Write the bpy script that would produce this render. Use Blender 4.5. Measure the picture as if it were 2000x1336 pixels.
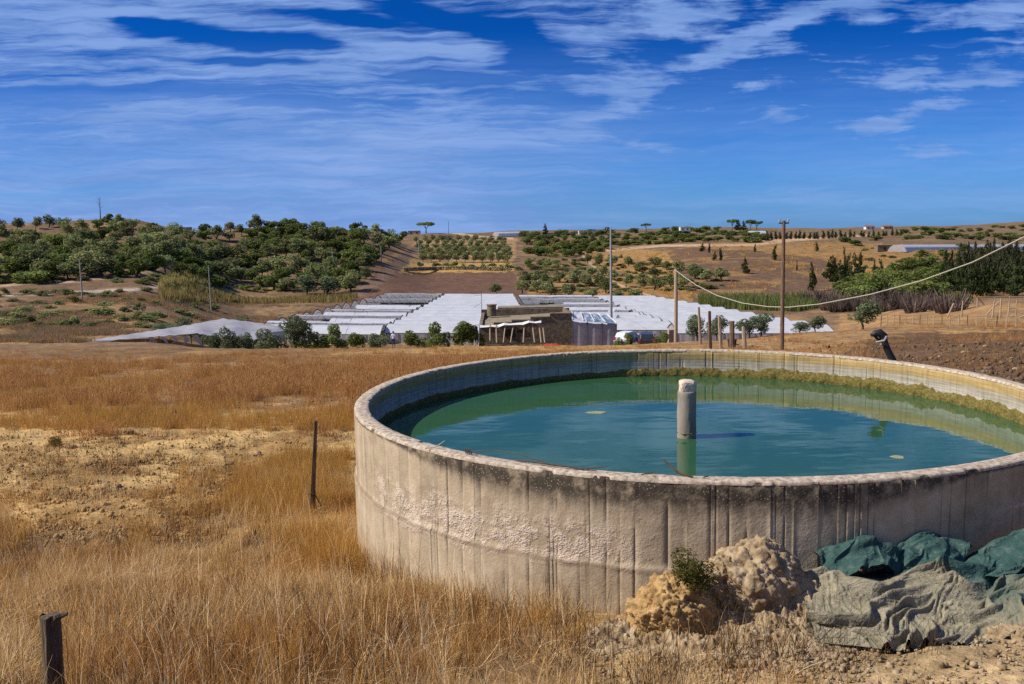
import bpy, bmesh, math, random
import numpy as np
from mathutils import Matrix, Vector
R_ = math.radians
SC = bpy.context.scene
COL = SC.collection
for o_ in list(bpy.data.objects):
    bpy.data.objects.remove(o_)

# ------------------------------------------------------------------ camera
F_PX, PITCH, ROLL, CZ = 1760.0, 0.118, -0.0185, 1.65
cp_, sp_ = math.cos(PITCH), math.sin(PITCH)
cr_, sr_ = math.cos(ROLL), math.sin(ROLL)
FWD = np.array([0, cp_, -sp_]); RGT0 = np.array([1.0, 0, 0]); UP0 = np.array([0, sp_, cp_])
RGT = cr_ * RGT0 + sr_ * UP0
UPV = -sr_ * RGT0 + cr_ * UP0
CAMP = np.array([0, 0, CZ])
cam = bpy.data.cameras.new('camera'); cam.sensor_width = 36.0; cam.lens = F_PX / 2000 * 36
cam.clip_start = 0.1; cam.clip_end = 20000
camo = bpy.data.objects.new('camera', cam); COL.objects.link(camo)
M = Matrix.Identity(4)
for i in range(3):
    M[i][0] = RGT[i]; M[i][1] = UPV[i]; M[i][2] = -FWD[i]; M[i][3] = CAMP[i]
camo.matrix_world = M
SC.camera = camo

# ------------------------------------------------------------------ node helpers
class NT:
    def __init__(s, tree):
        s.t = tree; s.n = tree.nodes; s.l = tree.links; s.n.clear()
    def new(s, typ, **kw):
        n = s.n.new(typ)
        for k, v in kw.items():
            setattr(n, k, v)
        return n
    def put(s, sock, v):
        if v is None: return
        if hasattr(v, 'is_output'): s.l.new(v, sock)
        else:
            if isinstance(v, (tuple, list)) and len(v) == 3 and sock.type == 'RGBA': v = (*v, 1)
            sock.default_value = v
    def m(s, op, a, b=None, c=None, clamp=False):
        n = s.new('ShaderNodeMath', operation=op, use_clamp=clamp)
        s.put(n.inputs[0], a); s.put(n.inputs[1], b); s.put(n.inputs[2], c)
        return n.outputs[0]
    def add(s, a, b): return s.m('ADD', a, b)
    def mul(s, a, b): return s.m('MULTIPLY', a, b)
    def sub(s, a, b): return s.m('SUBTRACT', a, b)
    def step(s, v, lo, hi):
        n = s.new('ShaderNodeMapRange', interpolation_type='SMOOTHSTEP')
        s.put(n.inputs[0], v); s.put(n.inputs[1], lo); s.put(n.inputs[2], hi)
        return n.outputs[0]
    def mix(s, f, a, b, mode='MIX'):
        n = s.new('ShaderNodeMix', data_type='RGBA', blend_type=mode)
        s.put(n.inputs[0], f); s.put(n.inputs[6], a); s.put(n.inputs[7], b)
        return n.outputs[2]
    def noise(s, vec, scale, detail=4, rough=0.55, dist=0.0, col=False, dim='3D'):
        n = s.new('ShaderNodeTexNoise', noise_dimensions=dim)
        s.put(n.inputs['Vector'], vec); s.put(n.inputs['Scale'], scale); s.put(n.inputs['Detail'], detail)
        s.put(n.inputs['Roughness'], rough); s.put(n.inputs['Distortion'], dist)
        return n.outputs['Color' if col else 'Fac']
    def vor(s, vec, scale, feature='F1', out='Distance'):
        n = s.new('ShaderNodeTexVoronoi', feature=feature)
        s.put(n.inputs['Vector'], vec); s.put(n.inputs['Scale'], scale)
        return n.outputs[out]
    def ramp(s, fac, stops, mode='LINEAR'):
        n = s.new('ShaderNodeValToRGB'); cr = n.color_ramp; cr.interpolation = mode
        while len(cr.elements) < len(stops): cr.elements.new(0.5)
        for e, (p, c) in zip(cr.elements, stops):
            e.position = p; e.color = (*c, 1) if len(c) == 3 else c
        s.put(n.inputs[0], fac)
        return n.outputs[0]
    def comb(s, x, y, z=0.0):
        n = s.new('ShaderNodeCombineXYZ'); s.put(n.inputs[0], x); s.put(n.inputs[1], y); s.put(n.inputs[2], z)
        return n.outputs[0]
    def sep(s, v):
        n = s.new('ShaderNodeSeparateXYZ'); s.put(n.inputs[0], v); return n.outputs
    def map(s, vec, scale=(1, 1, 1), loc=(0, 0, 0)):
        n = s.new('ShaderNodeMapping'); s.put(n.inputs[0], vec); n.inputs[3].default_value = scale; n.inputs[1].default_value = loc
        return n.outputs[0]
    def obj(s): return s.new('ShaderNodeTexCoord').outputs['Object']
    def pos(s): return s.new('ShaderNodeNewGeometry').outputs['Position']
    def rnd(s): return s.new('ShaderNodeObjectInfo').outputs['Random']
    def attr(s, name, out='Color'):
        return s.new('ShaderNodeAttribute', attribute_name=name).outputs[out]
    def bump(s, h, strength=0.5, dist=0.02):
        n = s.new('ShaderNodeBump'); n.inputs['Strength'].default_value = strength; n.inputs['Distance'].default_value = dist
        s.put(n.inputs['Height'], h); return n.outputs[0]

# ------------------------------------------------------------------ pixel <-> world
def ray(px, py):
    x = (px - 1000) / F_PX; y = -(py - 668) / F_PX
    d = FWD + x * RGT + y * UPV
    return d / d[1]
def at(px, py, d):
    return CAMP + ray(px, py) * d
def proj(X, Y, Z):
    X = np.asarray(X, float); Y = np.asarray(Y, float); Z = np.asarray(Z, float) - CZ
    f = X * FWD[0] + Y * FWD[1] + Z * FWD[2]; f = np.where(f < 0.05, 0.05, f)
    a = X * RGT[0] + Y * RGT[1] + Z * RGT[2]; b = X * UPV[0] + Y * UPV[1] + Z * UPV[2]
    return 1000 + F_PX * a / f, 668 - F_PX * b / f

# ------------------------------------------------------------------ sky, sun, exposure
SUN_AZ, SUN_EL = 264.0, 42.0      # degrees clockwise from +Y
SV = Vector((math.sin(R_(SUN_AZ)) * math.cos(R_(SUN_EL)), math.cos(R_(SUN_AZ)) * math.cos(R_(SUN_EL)), math.sin(R_(SUN_EL))))
W = bpy.data.worlds.new('World'); SC.world = W; W.use_nodes = True
def build_world():
    t = NT(W.node_tree)
    out = t.new('ShaderNodeOutputWorld'); bg = t.new('ShaderNodeBackground'); bg.inputs[1].default_value = 0.105
    t.l.new(bg.outputs[0], out.inputs[0])
    sky = t.new('ShaderNodeTexSky', sky_type='NISHITA', sun_disc=False)
    sky.sun_elevation = R_(SUN_EL); sky.sun_rotation = R_(SUN_AZ); sky.ozone_density = 4.0; sky.dust_density = 0.4; sky.air_density = 1.0
    d = t.new('ShaderNodeTexCoord').outputs['Generated']
    x, y, z = t.sep(d)
    ay = t.m('MAXIMUM', t.m('ABSOLUTE', y), 0.25)
    u = t.m('DIVIDE', x, ay); v = t.m('DIVIDE', z, ay)
    uv = t.comb(u, v)
    wn = t.new('ShaderNodeVectorMath', operation='SUBTRACT'); t.put(wn.inputs[0], t.noise(t.map(uv, (4, 9, 1)), 1.0, 4, 0.65, col=True, dim='2D')); wn.inputs[1].default_value = (.5, .5, .5)
    ws = t.new('ShaderNodeVectorMath', operation='MULTIPLY'); t.put(ws.inputs[0], wn.outputs[0]); ws.inputs[1].default_value = (0.13, 0.026, 0)
    wa = t.new('ShaderNodeVectorMath', operation='ADD'); t.put(wa.inputs[0], uv); t.put(wa.inputs[1], ws.outputs[0])
    uw, vw, _ = t.sep(wa.outputs[0])
    def blob(px, py, wx, wy, ang=0.0, s=1.0):
        r = ray(px, py)
        mp = t.new('ShaderNodeMapping', vector_type='TEXTURE'); t.put(mp.inputs[0], wa.outputs[0])
        mp.inputs[1].default_value = (r[0], r[2], 0); mp.inputs[2].default_value = (0, 0, R_(ang)); mp.inputs[3].default_value = (wx * 1.7 / F_PX, wy * 1.7 / F_PX, 1)
        g = t.new('ShaderNodeTexGradient', gradient_type='QUADRATIC_SPHERE'); t.put(g.inputs[0], mp.outputs[0])
        return g.outputs[1], s * 1.5
    def total(lst):
        acc = None
        for bdef in lst:
            b, k = blob(*bdef); acc = t.m('MULTIPLY_ADD', b, k, 0.0 if acc is None else acc)
        return acc
    gaps = total([(250, 182, 330, 17, 1), (60, 215, 160, 11, 0), (430, 68, 190, 20, -8), (560, 80, 110, 14, -6), (620, 290, 330, 8, -1), (960, 297, 200, 8, -1),
                  (750, 318, 150, 8, 0), (880, 152, 150, 12, -4), (545, 205, 90, 10, 0), (860, 30, 160, 22, -12), (700, 38, 160, 14, -6), (990, 60, 70, 40, -20),
                  (1020, 120, 60, 26, -10), (480, 118, 110, 9, -2), (300, 40, 90, 10, -4)])
    puffs = total([(1125, 72, 95, 34, 2), (1300, 30, 120, 24, 6), (1385, 100, 110, 26, 10), (1560, 40, 150, 22, 14), (1180, 195, 85, 48, 8), (1090, 250, 110, 36, 4),
                   (1490, 228, 80, 20, 4, .8), (1690, 250, 55, 15, 5, .95), (1870, 215, 150, 15, 4, .7), (1940, 78, 110, 10, 6, .65), (1530, 345, 90, 12, -4, .6), (1850, 305, 150, 20, 2, .65),
                   (1300, 275, 190, 14, -4, .75), (1740, 160, 120, 12, 10, .5), (1450, 175, 60, 12, 4, .6), (1800, 60, 90, 14, 35, .4), (1400, 375, 500, 20, 0, .5), (1900, 170, 150, 12, 6, .5)])
    st1 = t.noise(t.map(wa.outputs[0], (1.7, 24, 1)), 1.0, 4, 0.62, dim='2D')
    mp = t.new('ShaderNodeMapping'); t.put(mp.inputs[0], wa.outputs[0]); mp.inputs[2].default_value = (0, 0, R_(-7)); mp.inputs[3].default_value = (5, 58, 1)
    st2 = t.noise(mp.outputs[0], 1.0, 6, 0.74, dim='2D')
    lump = t.noise(t.map(uv, (8, 22, 1), (1, 4, 0)), 1.0, 5, 0.62, dim='2D')
    st3 = t.noise(t.map(wa.outputs[0], (6, 110, 1), (2, 5, 0)), 1.0, 4, 0.65, dim='2D')
    left = t.step(u, 0.24, -0.12)
    sheet = t.mul(left, t.sub(t.add(0.74, t.mul(t.sub(st1, .5), 1.25)), t.mul(gaps, 1.25)))
    wisp = t.mul(t.step(t.add(t.mul(st1, 0.45), t.mul(lump, 0.55)), 0.41, 0.62), 0.80)
    right = t.mul(t.sub(1.0, left), t.add(t.sub(wisp, 0.08), t.mul(puffs, 0.85)))
    cov = t.add(t.add(sheet, right), t.mul(left, t.mul(puffs, 0.4)))
    cov = t.add(cov, t.mul(t.sub(st2, 0.5), 1.15))
    cov = t.add(cov, t.mul(t.sub(lump, 0.5), 0.5))
    cov = t.add(cov, t.mul(t.sub(st3, 0.5), 1.3))
    cov = t.mul(t.step(cov, 0.08, 1.08), 0.90)
    cov = t.mul(cov, t.add(0.5, t.mul(t.step(v, 0.0, 0.12), 0.5)))
    cov = t.m('MAXIMUM', cov, t.mul(t.mul(t.step(v, .22, .06), t.add(.36, t.mul(left, .44))), t.add(-.55, t.add(t.mul(st1, 1.9), t.mul(st3, 1.3)))))
    tint = t.mix(t.step(v, 0.0, 0.24), (0.17, 0.48, 1.08), (0.006, 0.205, 0.64))
    blue = t.mix(1.0, sky.outputs[0], tint, 'MULTIPLY')
    cl = t.mix(t.step(st2, 0.3, 0.7), (1.35, 2.5, 5.4), (2.0, 3.2, 6.2))
    t.put(bg.inputs[0], t.mix(cov, blue, cl))
build_world()
W.cycles.sampling_method = 'MANUAL'; W.cycles.sample_map_resolution = 256
sun = bpy.data.lights.new('sun', 'SUN'); sun.energy = 5.0; sun.angle = R_(0.53); sun.color = (1.0, 0.93, 0.82)
suno = bpy.data.objects.new('sun', sun); COL.objects.link(suno)
suno.rotation_euler = SV.to_track_quat('Z', 'Y').to_euler(); suno.location = (-40, -5, 40)
SC.view_settings.view_transform = 'Standard'; SC.view_settings.look = 'None'
SC.view_settings.exposure = 0.28; SC.view_settings.gamma = 1.0; SC.view_settings.use_curve_mapping = False
SC.render.engine = 'CYCLES'
SC.cycles.max_bounces = 4; SC.cycles.diffuse_bounces = 2; SC.cycles.glossy_bounces = 2; SC.cycles.transparent_max_bounces = 6
SC.cycles.use_denoising = False

# ------------------------------------------------------------------ object helpers
def tag(o, label=None, cat=None, group=None, kind=None):
    if label: o['label'] = label
    if cat: o['category'] = cat
    if group: o['group'] = group
    if kind or cat: o['kind'] = kind or 'thing'
    return o
def empty(name, loc=(0, 0, 0), label=None, cat=None, group=None, rz=0.0):
    o = bpy.data.objects.new(name, None); COL.objects.link(o); o.location = loc; o.rotation_euler.z = rz; o.empty_display_size = 0.3
    return tag(o, label, cat, group)
def link(name, me, parent=None, loc=None):
    o = bpy.data.objects.new(name, me); COL.objects.link(o)
    if parent: o.parent = parent
    if loc is not None: o.location = loc
    return o
def pymesh(name, V, Fs, mat=None, smooth=False):
    me = bpy.data.meshes.new(name); me.from_pydata([tuple(map(float, v)) for v in V], [], Fs)
    if mat: me.materials.append(mat)
    if smooth: me.shade_smooth()
    me.update(); return me
def npmesh(name, V, Q, mat=None, smooth=False):
    """V (n,3) array, Q (m,k) face index array"""
    me = bpy.data.meshes.new(name); V = np.asarray(V, np.float32); Q = np.asarray(Q, np.int32); k = Q.shape[1]
    me.vertices.add(len(V)); me.vertices.foreach_set('co', V.ravel())
    me.loops.add(Q.size); me.loops.foreach_set('vertex_index', Q.ravel())
    me.polygons.add(len(Q)); me.polygons.foreach_set('loop_start', np.arange(0, Q.size, k, dtype=np.int32))
    try: me.polygons.foreach_set('loop_total', np.full(len(Q), k, np.int32))
    except Exception: pass
    if mat: me.materials.append(mat)
    me.update(calc_edges=True); me.validate()
    if smooth: me.shade_smooth()
    return me
def vcol(me, name, C):
    a = me.color_attributes.new(name, 'FLOAT_COLOR', 'POINT')
    C = np.asarray(C, np.float32)
    if C.ndim == 1: C = np.repeat(C[:, None], 3, 1)
    a.data.foreach_set('color', np.c_[C, np.ones(len(C), np.float32)].ravel())
def gridq(nr, nc, wrap=False):
    i = np.arange(nr - 1)[:, None] * nc; j = np.arange(nc if wrap else nc - 1)[None, :]; j2 = (j + 1) % nc
    return np.stack([i + j, i + j2, i + nc + j2, i + nc + j], -1).reshape(-1, 4)
class MB:
    def __init__(s): s.v = []; s.f = []
    def quad(s, *p):
        n = len(s.v); s.v += [tuple(q) for q in p]; s.f.append(tuple(range(n, n + len(p)))); return s
    def box(s, c, size, rz=0.0, top=1.0):
        cx, cy, cz = c; sx, sy, sz = [q / 2 for q in size]; n = len(s.v); a, b = math.cos(rz), math.sin(rz)
        for k, (dx, dy, dz) in enumerate([(-1, -1, -1), (1, -1, -1), (1, 1, -1), (-1, 1, -1), (-1, -1, 1), (1, -1, 1), (1, 1, 1), (-1, 1, 1)]):
            q = top if dz > 0 else 1.0; X, Y = dx * sx * q, dy * sy * q
            s.v.append((cx + X * a - Y * b, cy + X * b + Y * a, cz + dz * sz))
        s.f += [tuple(n + i for i in q) for q in [(3, 2, 1, 0), (4, 5, 6, 7), (0, 1, 5, 4), (1, 2, 6, 5), (2, 3, 7, 6), (3, 0, 4, 7)]]
        return s
    def tube(s, pts, r, n=6, cap=True):
        pts = [Vector(p) for p in pts]; rs = r if isinstance(r, (list, tuple)) else [r] * len(pts)
        base = len(s.v)
        for i, p in enumerate(pts):
            tn = (pts[min(i + 1, len(pts) - 1)] - pts[max(i - 1, 0)]).normalized()
            ref = Vector((0, 0, 1)) if abs(tn.z) < 0.9 else Vector((1, 0, 0))
            a = tn.cross(ref).normalized(); b = tn.cross(a)
            for k in range(n):
                w = 2 * math.pi * k / n; q = p + (a * math.cos(w) + b * math.sin(w)) * rs[i]; s.v.append(tuple(q))
        for i in range(len(pts) - 1):
            for k in range(n):
                k2 = (k + 1) % n; s.f.append((base + i * n + k, base + i * n + k2, base + (i + 1) * n + k2, base + (i + 1) * n + k))
        if cap:
            s.f.append(tuple(base + k for k in range(n))[::-1]); e = base + (len(pts) - 1) * n; s.f.append(tuple(e + k for k in range(n)))
        return s
    def grid(s, P):
        nr, nc = len(P), len(P[0]); n = len(s.v)
        for row in P: s.v += [tuple(q) for q in row]
        for i in range(nr - 1):
            for j in range(nc - 1): s.f.append((n + i * nc + j, n + i * nc + j + 1, n + (i + 1) * nc + j + 1, n + (i + 1) * nc + j))
        return s
    def mesh(s, name, mat=None, smooth=False): return pymesh(name, s.v, s.f, mat, smooth)
    def build(s, name, mat=None, parent=None, smooth=False, loc=None): return link(name, s.mesh(name, mat, smooth), parent, loc)

# ------------------------------------------------------------------ numpy noise
def _hash(ix, iy, seed):
    h = (ix.astype(np.int64) * 374761393 + iy.astype(np.int64) * 668265263 + seed * 974634541) & 0x7fffffff
    h = ((h ^ (h >> 13)) * 1274126177) & 0x7fffffff
    return ((h ^ (h >> 16)) & 0xffff) / 65535.0
def vn(x, y, seed=0):
    x = np.asarray(x, float); y = np.asarray(y, float)
    ix = np.floor(x); iy = np.floor(y); fx = x - ix; fy = y - iy
    fx = fx * fx * (3 - 2 * fx); fy = fy * fy * (3 - 2 * fy)
    a = _hash(ix, iy, seed); b = _hash(ix + 1, iy, seed); c = _hash(ix, iy + 1, seed); d = _hash(ix + 1, iy + 1, seed)
    return (a * (1 - fx) + b * fx) * (1 - fy) + (c * (1 - fx) + d * fx) * fy
def fbm(x, y, oct=4, seed=0, gain=0.5):
    s = 0; a = 1; n = 0
    for k in range(oct):
        s = s + a * vn(np.asarray(x) * 2 ** k, np.asarray(y) * 2 ** k, seed + k * 17); n += a; a *= gain
    return s / n
def fbm3(P, oct=4, seed=0, gain=0.55):
    return (fbm(P[:, 0] + P[:, 2] * 0.71, P[:, 1] + P[:, 2] * 0.53, oct, seed, gain) + fbm(P[:, 1] - P[:, 0] * 0.37, P[:, 2] + P[:, 0] * 0.61, oct, seed + 5, gain) + fbm(P[:, 2] - P[:, 1] * .41, P[:, 0] + P[:, 1] * .29, oct, seed + 9, gain)) / 3
def sstep(x, a, b):
    t = np.clip((np.asarray(x, float) - a) / (b - a), 0, 1); return t * t * (3 - 2 * t)
def inpoly(px, py, poly):
    px = np.asarray(px); py = np.asarray(py); c = np.zeros(px.shape, bool); n = len(poly)
    for i in range(n):
        x1, y1 = poly[i]; x2, y2 = poly[(i + 1) % n]
        if y1 == y2: continue
        k = ((y1 > py) != (y2 > py)) & (px < (x2 - x1) * (py - y1) / (y2 - y1) + x1); c ^= k
    return c
# ------------------------------------------------------------------ terrain height
NEAR = [(-60, 1.4), (-20, 0.7), (0, 0.0), (5, -1.02), (10, -2.03), (15, -2.55), (20, -2.98)]
COLS = {  # photo column -> (distance, photo row if > 100 else height)
    0:    [(40, -4.6), (75, 680), (92, -9.0), (112, 650), (140, 616), (170, 592), (195, 577), (215, 555), (245, 515), (280, 470), (315, 445), (345, 436), (420, -4), (700, -6)],
    250:  [(40, -4.6), (75, 680), (92, -9.0), (112, 650), (140, 620), (170, 598), (190, 580), (212, 556), (250, 512), (290, 465), (325, 432), (345, 426), (420, -2), (700, -6)],
    500:  [(40, -4.6), (75, 679), (92, -10.0), (115, -12.8), (140, -16.6), (230, -16.8), (252, 594), (268, 576), (295, 545), (335, 495), (370, 455), (390, 440), (460, 0), (700, -6)],
    700:  [(40, -4.6), (75, 677), (95, -10.3), (115, -12.5), (140, -16.4), (255, -16.4), (280, 560), (305, 530), (340, 500), (400, 460), (440, 447), (520, 0), (800, -3)],
    850:  [(40, -4.6), (75, 675), (95, -10.6), (120, -13), (140, -17), (262, -17), (350, 533), (362, 517), (400, 505), (480, 485), (560, 466), (650, 455), (800, -2), (1500, -8)],
    1000: [(40, -4.6), (75, 674), (95, -10.6), (120, -13), (140, -17), (262, -17), (350, 533), (362, 517), (400, 505), (480, 485), (560, 468), (680, 454), (850, 449), (1500, -10)],
    1200: [(40, -4.5), (75, 676), (95, -10.4), (120, -13), (140, -17), (262, -17), (300, 562), (360, 530), (420, 505), (480, 485), (560, 468), (680, 456), (850, 447), (1500, -10)],
    1400: [(40, -4.5), (60, 676), (78, 666), (100, -10.4), (125, -14.0), (140, -17), (250, -17), (285, 575), (330, 540), (400, 500), (460, 475), (560, 460), (700, 451), (860, 444), (1500, -10)],
    1600: [(40, -4.4), (55, 680), (78, 648), (98, -9.6), (125, -14), (150, -16.6), (235, -16.6), (275, 578), (320, 543), (390, 497), (450, 470), (540, 460), (700, 448), (900, 446), (1500, -10)],
    1800: [(40, -4.2), (60, 668), (82, 639), (98, 632), (112, -10), (140, -12), (200, 592), (250, 565), (320, 520), (390, 487), (420, 478), (500, 470), (700, 450), (950, 441), (1500, -5)],
    2000: [(40, -4.0), (60, 665), (82, 634), (98, 618), (115, -8), (140, -9.5), (200, 580), (250, 560), (330, 525), (400, 498), (470, 488), (520, 478), (700, 455), (1100, 433), (1600, 5)],
}
DG = np.geomspace(20, 9000, 420)
UC = []; ZC = []
for px_, tab in COLS.items():
    UC.append(ray(px_, 560)[0])
    ds = [20.0] + [float(d) for d, _ in tab] + [9000.0]
    zs = [-2.98] + [at(px_, q, d)[2] if q > 100 else q for d, q in tab]; zs.append(zs[-1] - 12)
    z = np.interp(DG, ds, zs)
    k = np.exp(-0.5 * (np.arange(-5, 6) / 1.8) ** 2); k /= k.sum()
    z = np.convolve(np.pad(z, 5, mode='edge'), k, mode='valid')
    ZC.append(z)
UC = np.array(UC); ZC = np.array(ZC)
NY = np.array([a for a, _ in NEAR], float); NZ = np.array([b for _, b in NEAR], float)
def hgt(x, y, noise=True):
    x = np.asarray(x, float); y = np.asarray(y, float)
    r = np.hypot(x, y); th = np.arctan2(x, y); tc = np.clip(th, -0.62, 0.62)
    d = np.where(np.abs(th) < 0.62, y, r * math.cos(0.62)); u = np.tan(tc)
    zn = np.interp(np.where(d < 20, np.where(np.abs(th) < 1.2, d, y), d), NY, NZ)
    zn = zn + 0.10 * sstep(x, 1.0, 3.2) * sstep(y, 9, 6)
    j = np.clip(np.searchsorted(UC, u) - 1, 0, len(UC) - 2); f = np.clip((u - UC[j]) / (UC[j + 1] - UC[j]), 0, 1); f = f * f * (3 - 2 * f)
    di = np.clip(np.interp(np.log(np.maximum(d, 20)), np.log(DG), np.arange(len(DG))), 0, len(DG) - 1.001); i0 = di.astype(int); g = di - i0
    A = ZC[j, i0] * (1 - g) + ZC[j, i0 + 1] * g; B = ZC[j + 1, i0] * (1 - g) + ZC[j + 1, i0 + 1] * g
    zf = A * (1 - f) + B * f
    z = np.where(d < 20, zn, zf)
    if not noise: return z
    z = z + (fbm(x * 0.9, y * 0.9, 4, 3) - 0.5) * 0.16 * sstep(r, 1, 4) + (fbm(x * .11, y * .11, 3, 8) - 0.5) * 0.5 * sstep(r, 18, 60)
    z = z + (fbm(x * .03, y * .03, 3, 21) - 0.5) * 2.2 * sstep(r, 175, 260)
    return z
def H(x, y): return float(hgt(np.array([x]), np.array([y]))[0])
def gnd(px, py, dmin=4.0, dmax=1400.0):
    """first point where the sight line through a photo pixel meets the ground beyond dmin"""
    r = ray(px, py); d = np.geomspace(dmin, dmax, 1500)
    zr = CZ + r[2] * d; g = zr - hgt(r[0] * d, d)
    k = np.where(g < 0)[0]
    dd = d[k[0]] if len(k) else d[np.argmin(g)]
    x, y = r[0] * dd, dd
    return np.array([x, y, H(x, y)])
def gnd_many(px, py, dmin, dmax):
    px = np.asarray(px, float); py = np.asarray(py, float)
    x = (px - 1000) / F_PX; y = -(py - 668) / F_PX
    D = FWD[None] + x[:, None] * RGT[None] + y[:, None] * UPV[None]; D = D / D[:, 1:2]
    ds = np.geomspace(dmin, dmax, 150); hi = np.full(len(px), -1.0); lo = np.full(len(px), dmin); prev = dmin
    for d in ds:
        todo = np.where(hi < 0)[0]
        if not len(todo): break
        g = CZ + D[todo, 2] * d - hgt(D[todo, 0] * d, np.full(len(todo), d), False)
        hit = todo[g < 0]; hi[hit] = d; lo[hit] = prev; prev = d
    ok = hi > dmin * 1.001; h2 = np.where(ok, hi, dmin * 1.01)
    for _ in range(5):
        m = (lo + h2) / 2; below = CZ + D[:, 2] * m - hgt(D[:, 0] * m, m, False) < 0
        h2 = np.where(below, m, h2); lo = np.where(below, lo, m)
    X = D[:, 0] * h2; return X, h2, hgt(X, h2), ok

# ------------------------------------------------------------------ albedo zones of the ground
C_STRAW = (.40, .235, .085); C_SOIL = (.60, .39, .155); C_RED = (.255, .140, .066); C_DARK = (.105, .062, .038)
C_FIELD = (.150, .082, .050); C_GOLD = (.36, .205, .070); C_SCRUB = (.15, .105, .05); C_DUST = (.52, .36, .22); C_ORCH = (.34, .215, .10); C_HILL = (.175, .108, .060)
def zone_colour(X, Y, Z):
    px, py = proj(X, Y, Z); r = np.hypot(X, Y)
    wob = (fbm(X * .25, Y * .25, 4, 31) - .5)
    n1 = fbm(X * .12, Y * .12, 4, 41); n2 = fbm(X * .6, Y * .6, 4, 51)
    C = np.empty((len(X), 3)); C[:] = C_STRAW
    def put(mask, col, a=1.0):
        m = (np.asarray(mask, float) * a)[:, None]; C[:] = C * (1 - m) + np.array(col)[None] * m
    pxw = px + wob * 60; pyw = py + wob * 26
    near = r < 84
    put(near * sstep(py + wob * 60, 680, 705) * sstep(py + wob * 60, 830, 790) * sstep(px + wob * 400, 1400, 1200), C_RED, .6)
    put(near * sstep(n2, .35, .6) * sstep(py + wob * 80, 780, 830), C_SOIL, .9)
    put(near * sstep(n1, .52, .62) * (pyw < 810), C_DARK, .45)
    put(near * sstep(py + wob * 120, 980, 1080) * sstep(px + wob * 200, 1250, 1050), (.20, .112, .052), .85)
    put(near & inpoly(pxw, pyw, [(0, 672), (330, 668), (400, 690), (200, 705), (0, 700)]), C_DARK, .55)
    put(near & inpoly(pxw, pyw, [(1560, 690), (1720, 655), (2300, 640), (2300, 900), (1900, 760), (1560, 700)]), C_DARK, .85)
    put(near & inpoly(pxw, pyw, [(1290, 660), (1740, 630), (1720, 660), (1640, 700), (1300, 700)]), (.36, .21, .09), .9)
    put(near * sstep(px + wob * 300, 1050, 1300) * sstep(py + wob * 120, 1120, 1230), (.40, .28, .15), .8)
    mid = (r > 84) & (r < 205)
    put(mid, (.225, .135, .078), .9); put(mid * sstep(n1, .5, .66), C_GOLD, .6); put(mid * sstep(n2, .5, .7), C_SCRUB, .6)
    put(mid & inpoly(px, pyw, [(1640, 610), (2100, 590), (2100, 645), (1640, 640)]), (.36, .21, .085), .8)
    far = r >= 205
    put(far, C_HILL); put(far * sstep(n1, .5, .66), C_ORCH, .55); put(far * sstep(n2, .55, .7), C_SCRUB, .6)
    put(far & inpoly(pxw * .3 + px * .7, pyw * .2 + py * .8, [(735, 533), (1000, 531), (1040, 575), (1050, 590), (640, 590), (700, 575)]), C_FIELD)
    put(far & inpoly(px, pyw * .4 + py * .6, [(800, 515), (1000, 512), (1005, 531), (780, 533)]) , (.47, .29, .08), .8)
    put(far & inpoly(px, py, [(810, 470), (1010, 465), (1005, 512), (800, 515)]), C_ORCH, .9)
    put(far & inpoly(px, pyw * .5 + py * .5, [(1045, 540), (1300, 535), (1420, 560), (1400, 590), (1020, 590)]), C_GOLD, .8)
    put(far & inpoly(px, pyw * .4 + py * .6, [(1130, 487), (1240, 487), (1400, 500), (1400, 530), (1280, 545), (1160, 520)]), C_GOLD, .9)
    hill = inpoly(px, pyw * .3 + py * .7, [(1290, 470), (1500, 468), (1760, 462), (1850, 520), (1740, 560), (1640, 600), (1360, 600), (1330, 540)])
    put(far & hill, (.150, .090, .052)); put((far & hill) * sstep(n1, .54, .68), C_GOLD, .6)
    put(far & inpoly(px, pyw * .3 + py * .7, [(1300, 480), (1480, 470), (1780, 478), (1860, 525), (1700, 545), (1600, 505), (1480, 490)]), C_GOLD, .6)
    put((r > 480) & (px > 1150), (.24, .15, .08), .7); put((r > 480) * sstep(n1, .45, .6) * (px > 1150), C_SCRUB, .7)
    def line(pts, w, col, a=1.0):
        dm = np.full(len(px), 1e9)
        for (x1, y1), (x2, y2) in zip(pts[:-1], pts[1:]):
            L = (x2 - x1) ** 2 + (y2 - y1) ** 2; t = np.clip(((px - x1) * (x2 - x1) + (py - y1) * (y2 - y1)) / L, 0, 1)
            dm = np.minimum(dm, np.hypot(px - x1 - t * (x2 - x1), (py - y1 - t * (y2 - y1)) * 1.6))
        put((r > 150) * sstep(dm, w, w * .5), col, a)
    line([(700, 574), (745, 545), (790, 500), (815, 478)], 16, (.19, .12, .08), .9)
    line([(738, 515), (790, 490), (820, 470)], 7, C_GOLD, .8)
    line([(1130, 492), (1165, 525), (1205, 555), (1270, 578)], 4, C_DUST)
    line([(1180, 490), (1290, 480), (1470, 478), (1560, 468), (1700, 460)], 5, C_DUST, .8)
    line([(1460, 470), (1620, 465)], 4, C_DUST, .8)
    line([(885, 455), (935, 462), (1000, 466)], 4, C_DUST, .9)
    line([(0, 558), (60, 553), (150, 550), (300, 530), (420, 470)], 4, C_DUST, .7)
    line([(0, 577), (120, 572), (260, 566), (330, 558)], 6, (.45, .36, .30), .8)
    line([(300, 470), (400, 475), (500, 480)], 4, (.30, .17, .09), .6)
    return C
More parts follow.
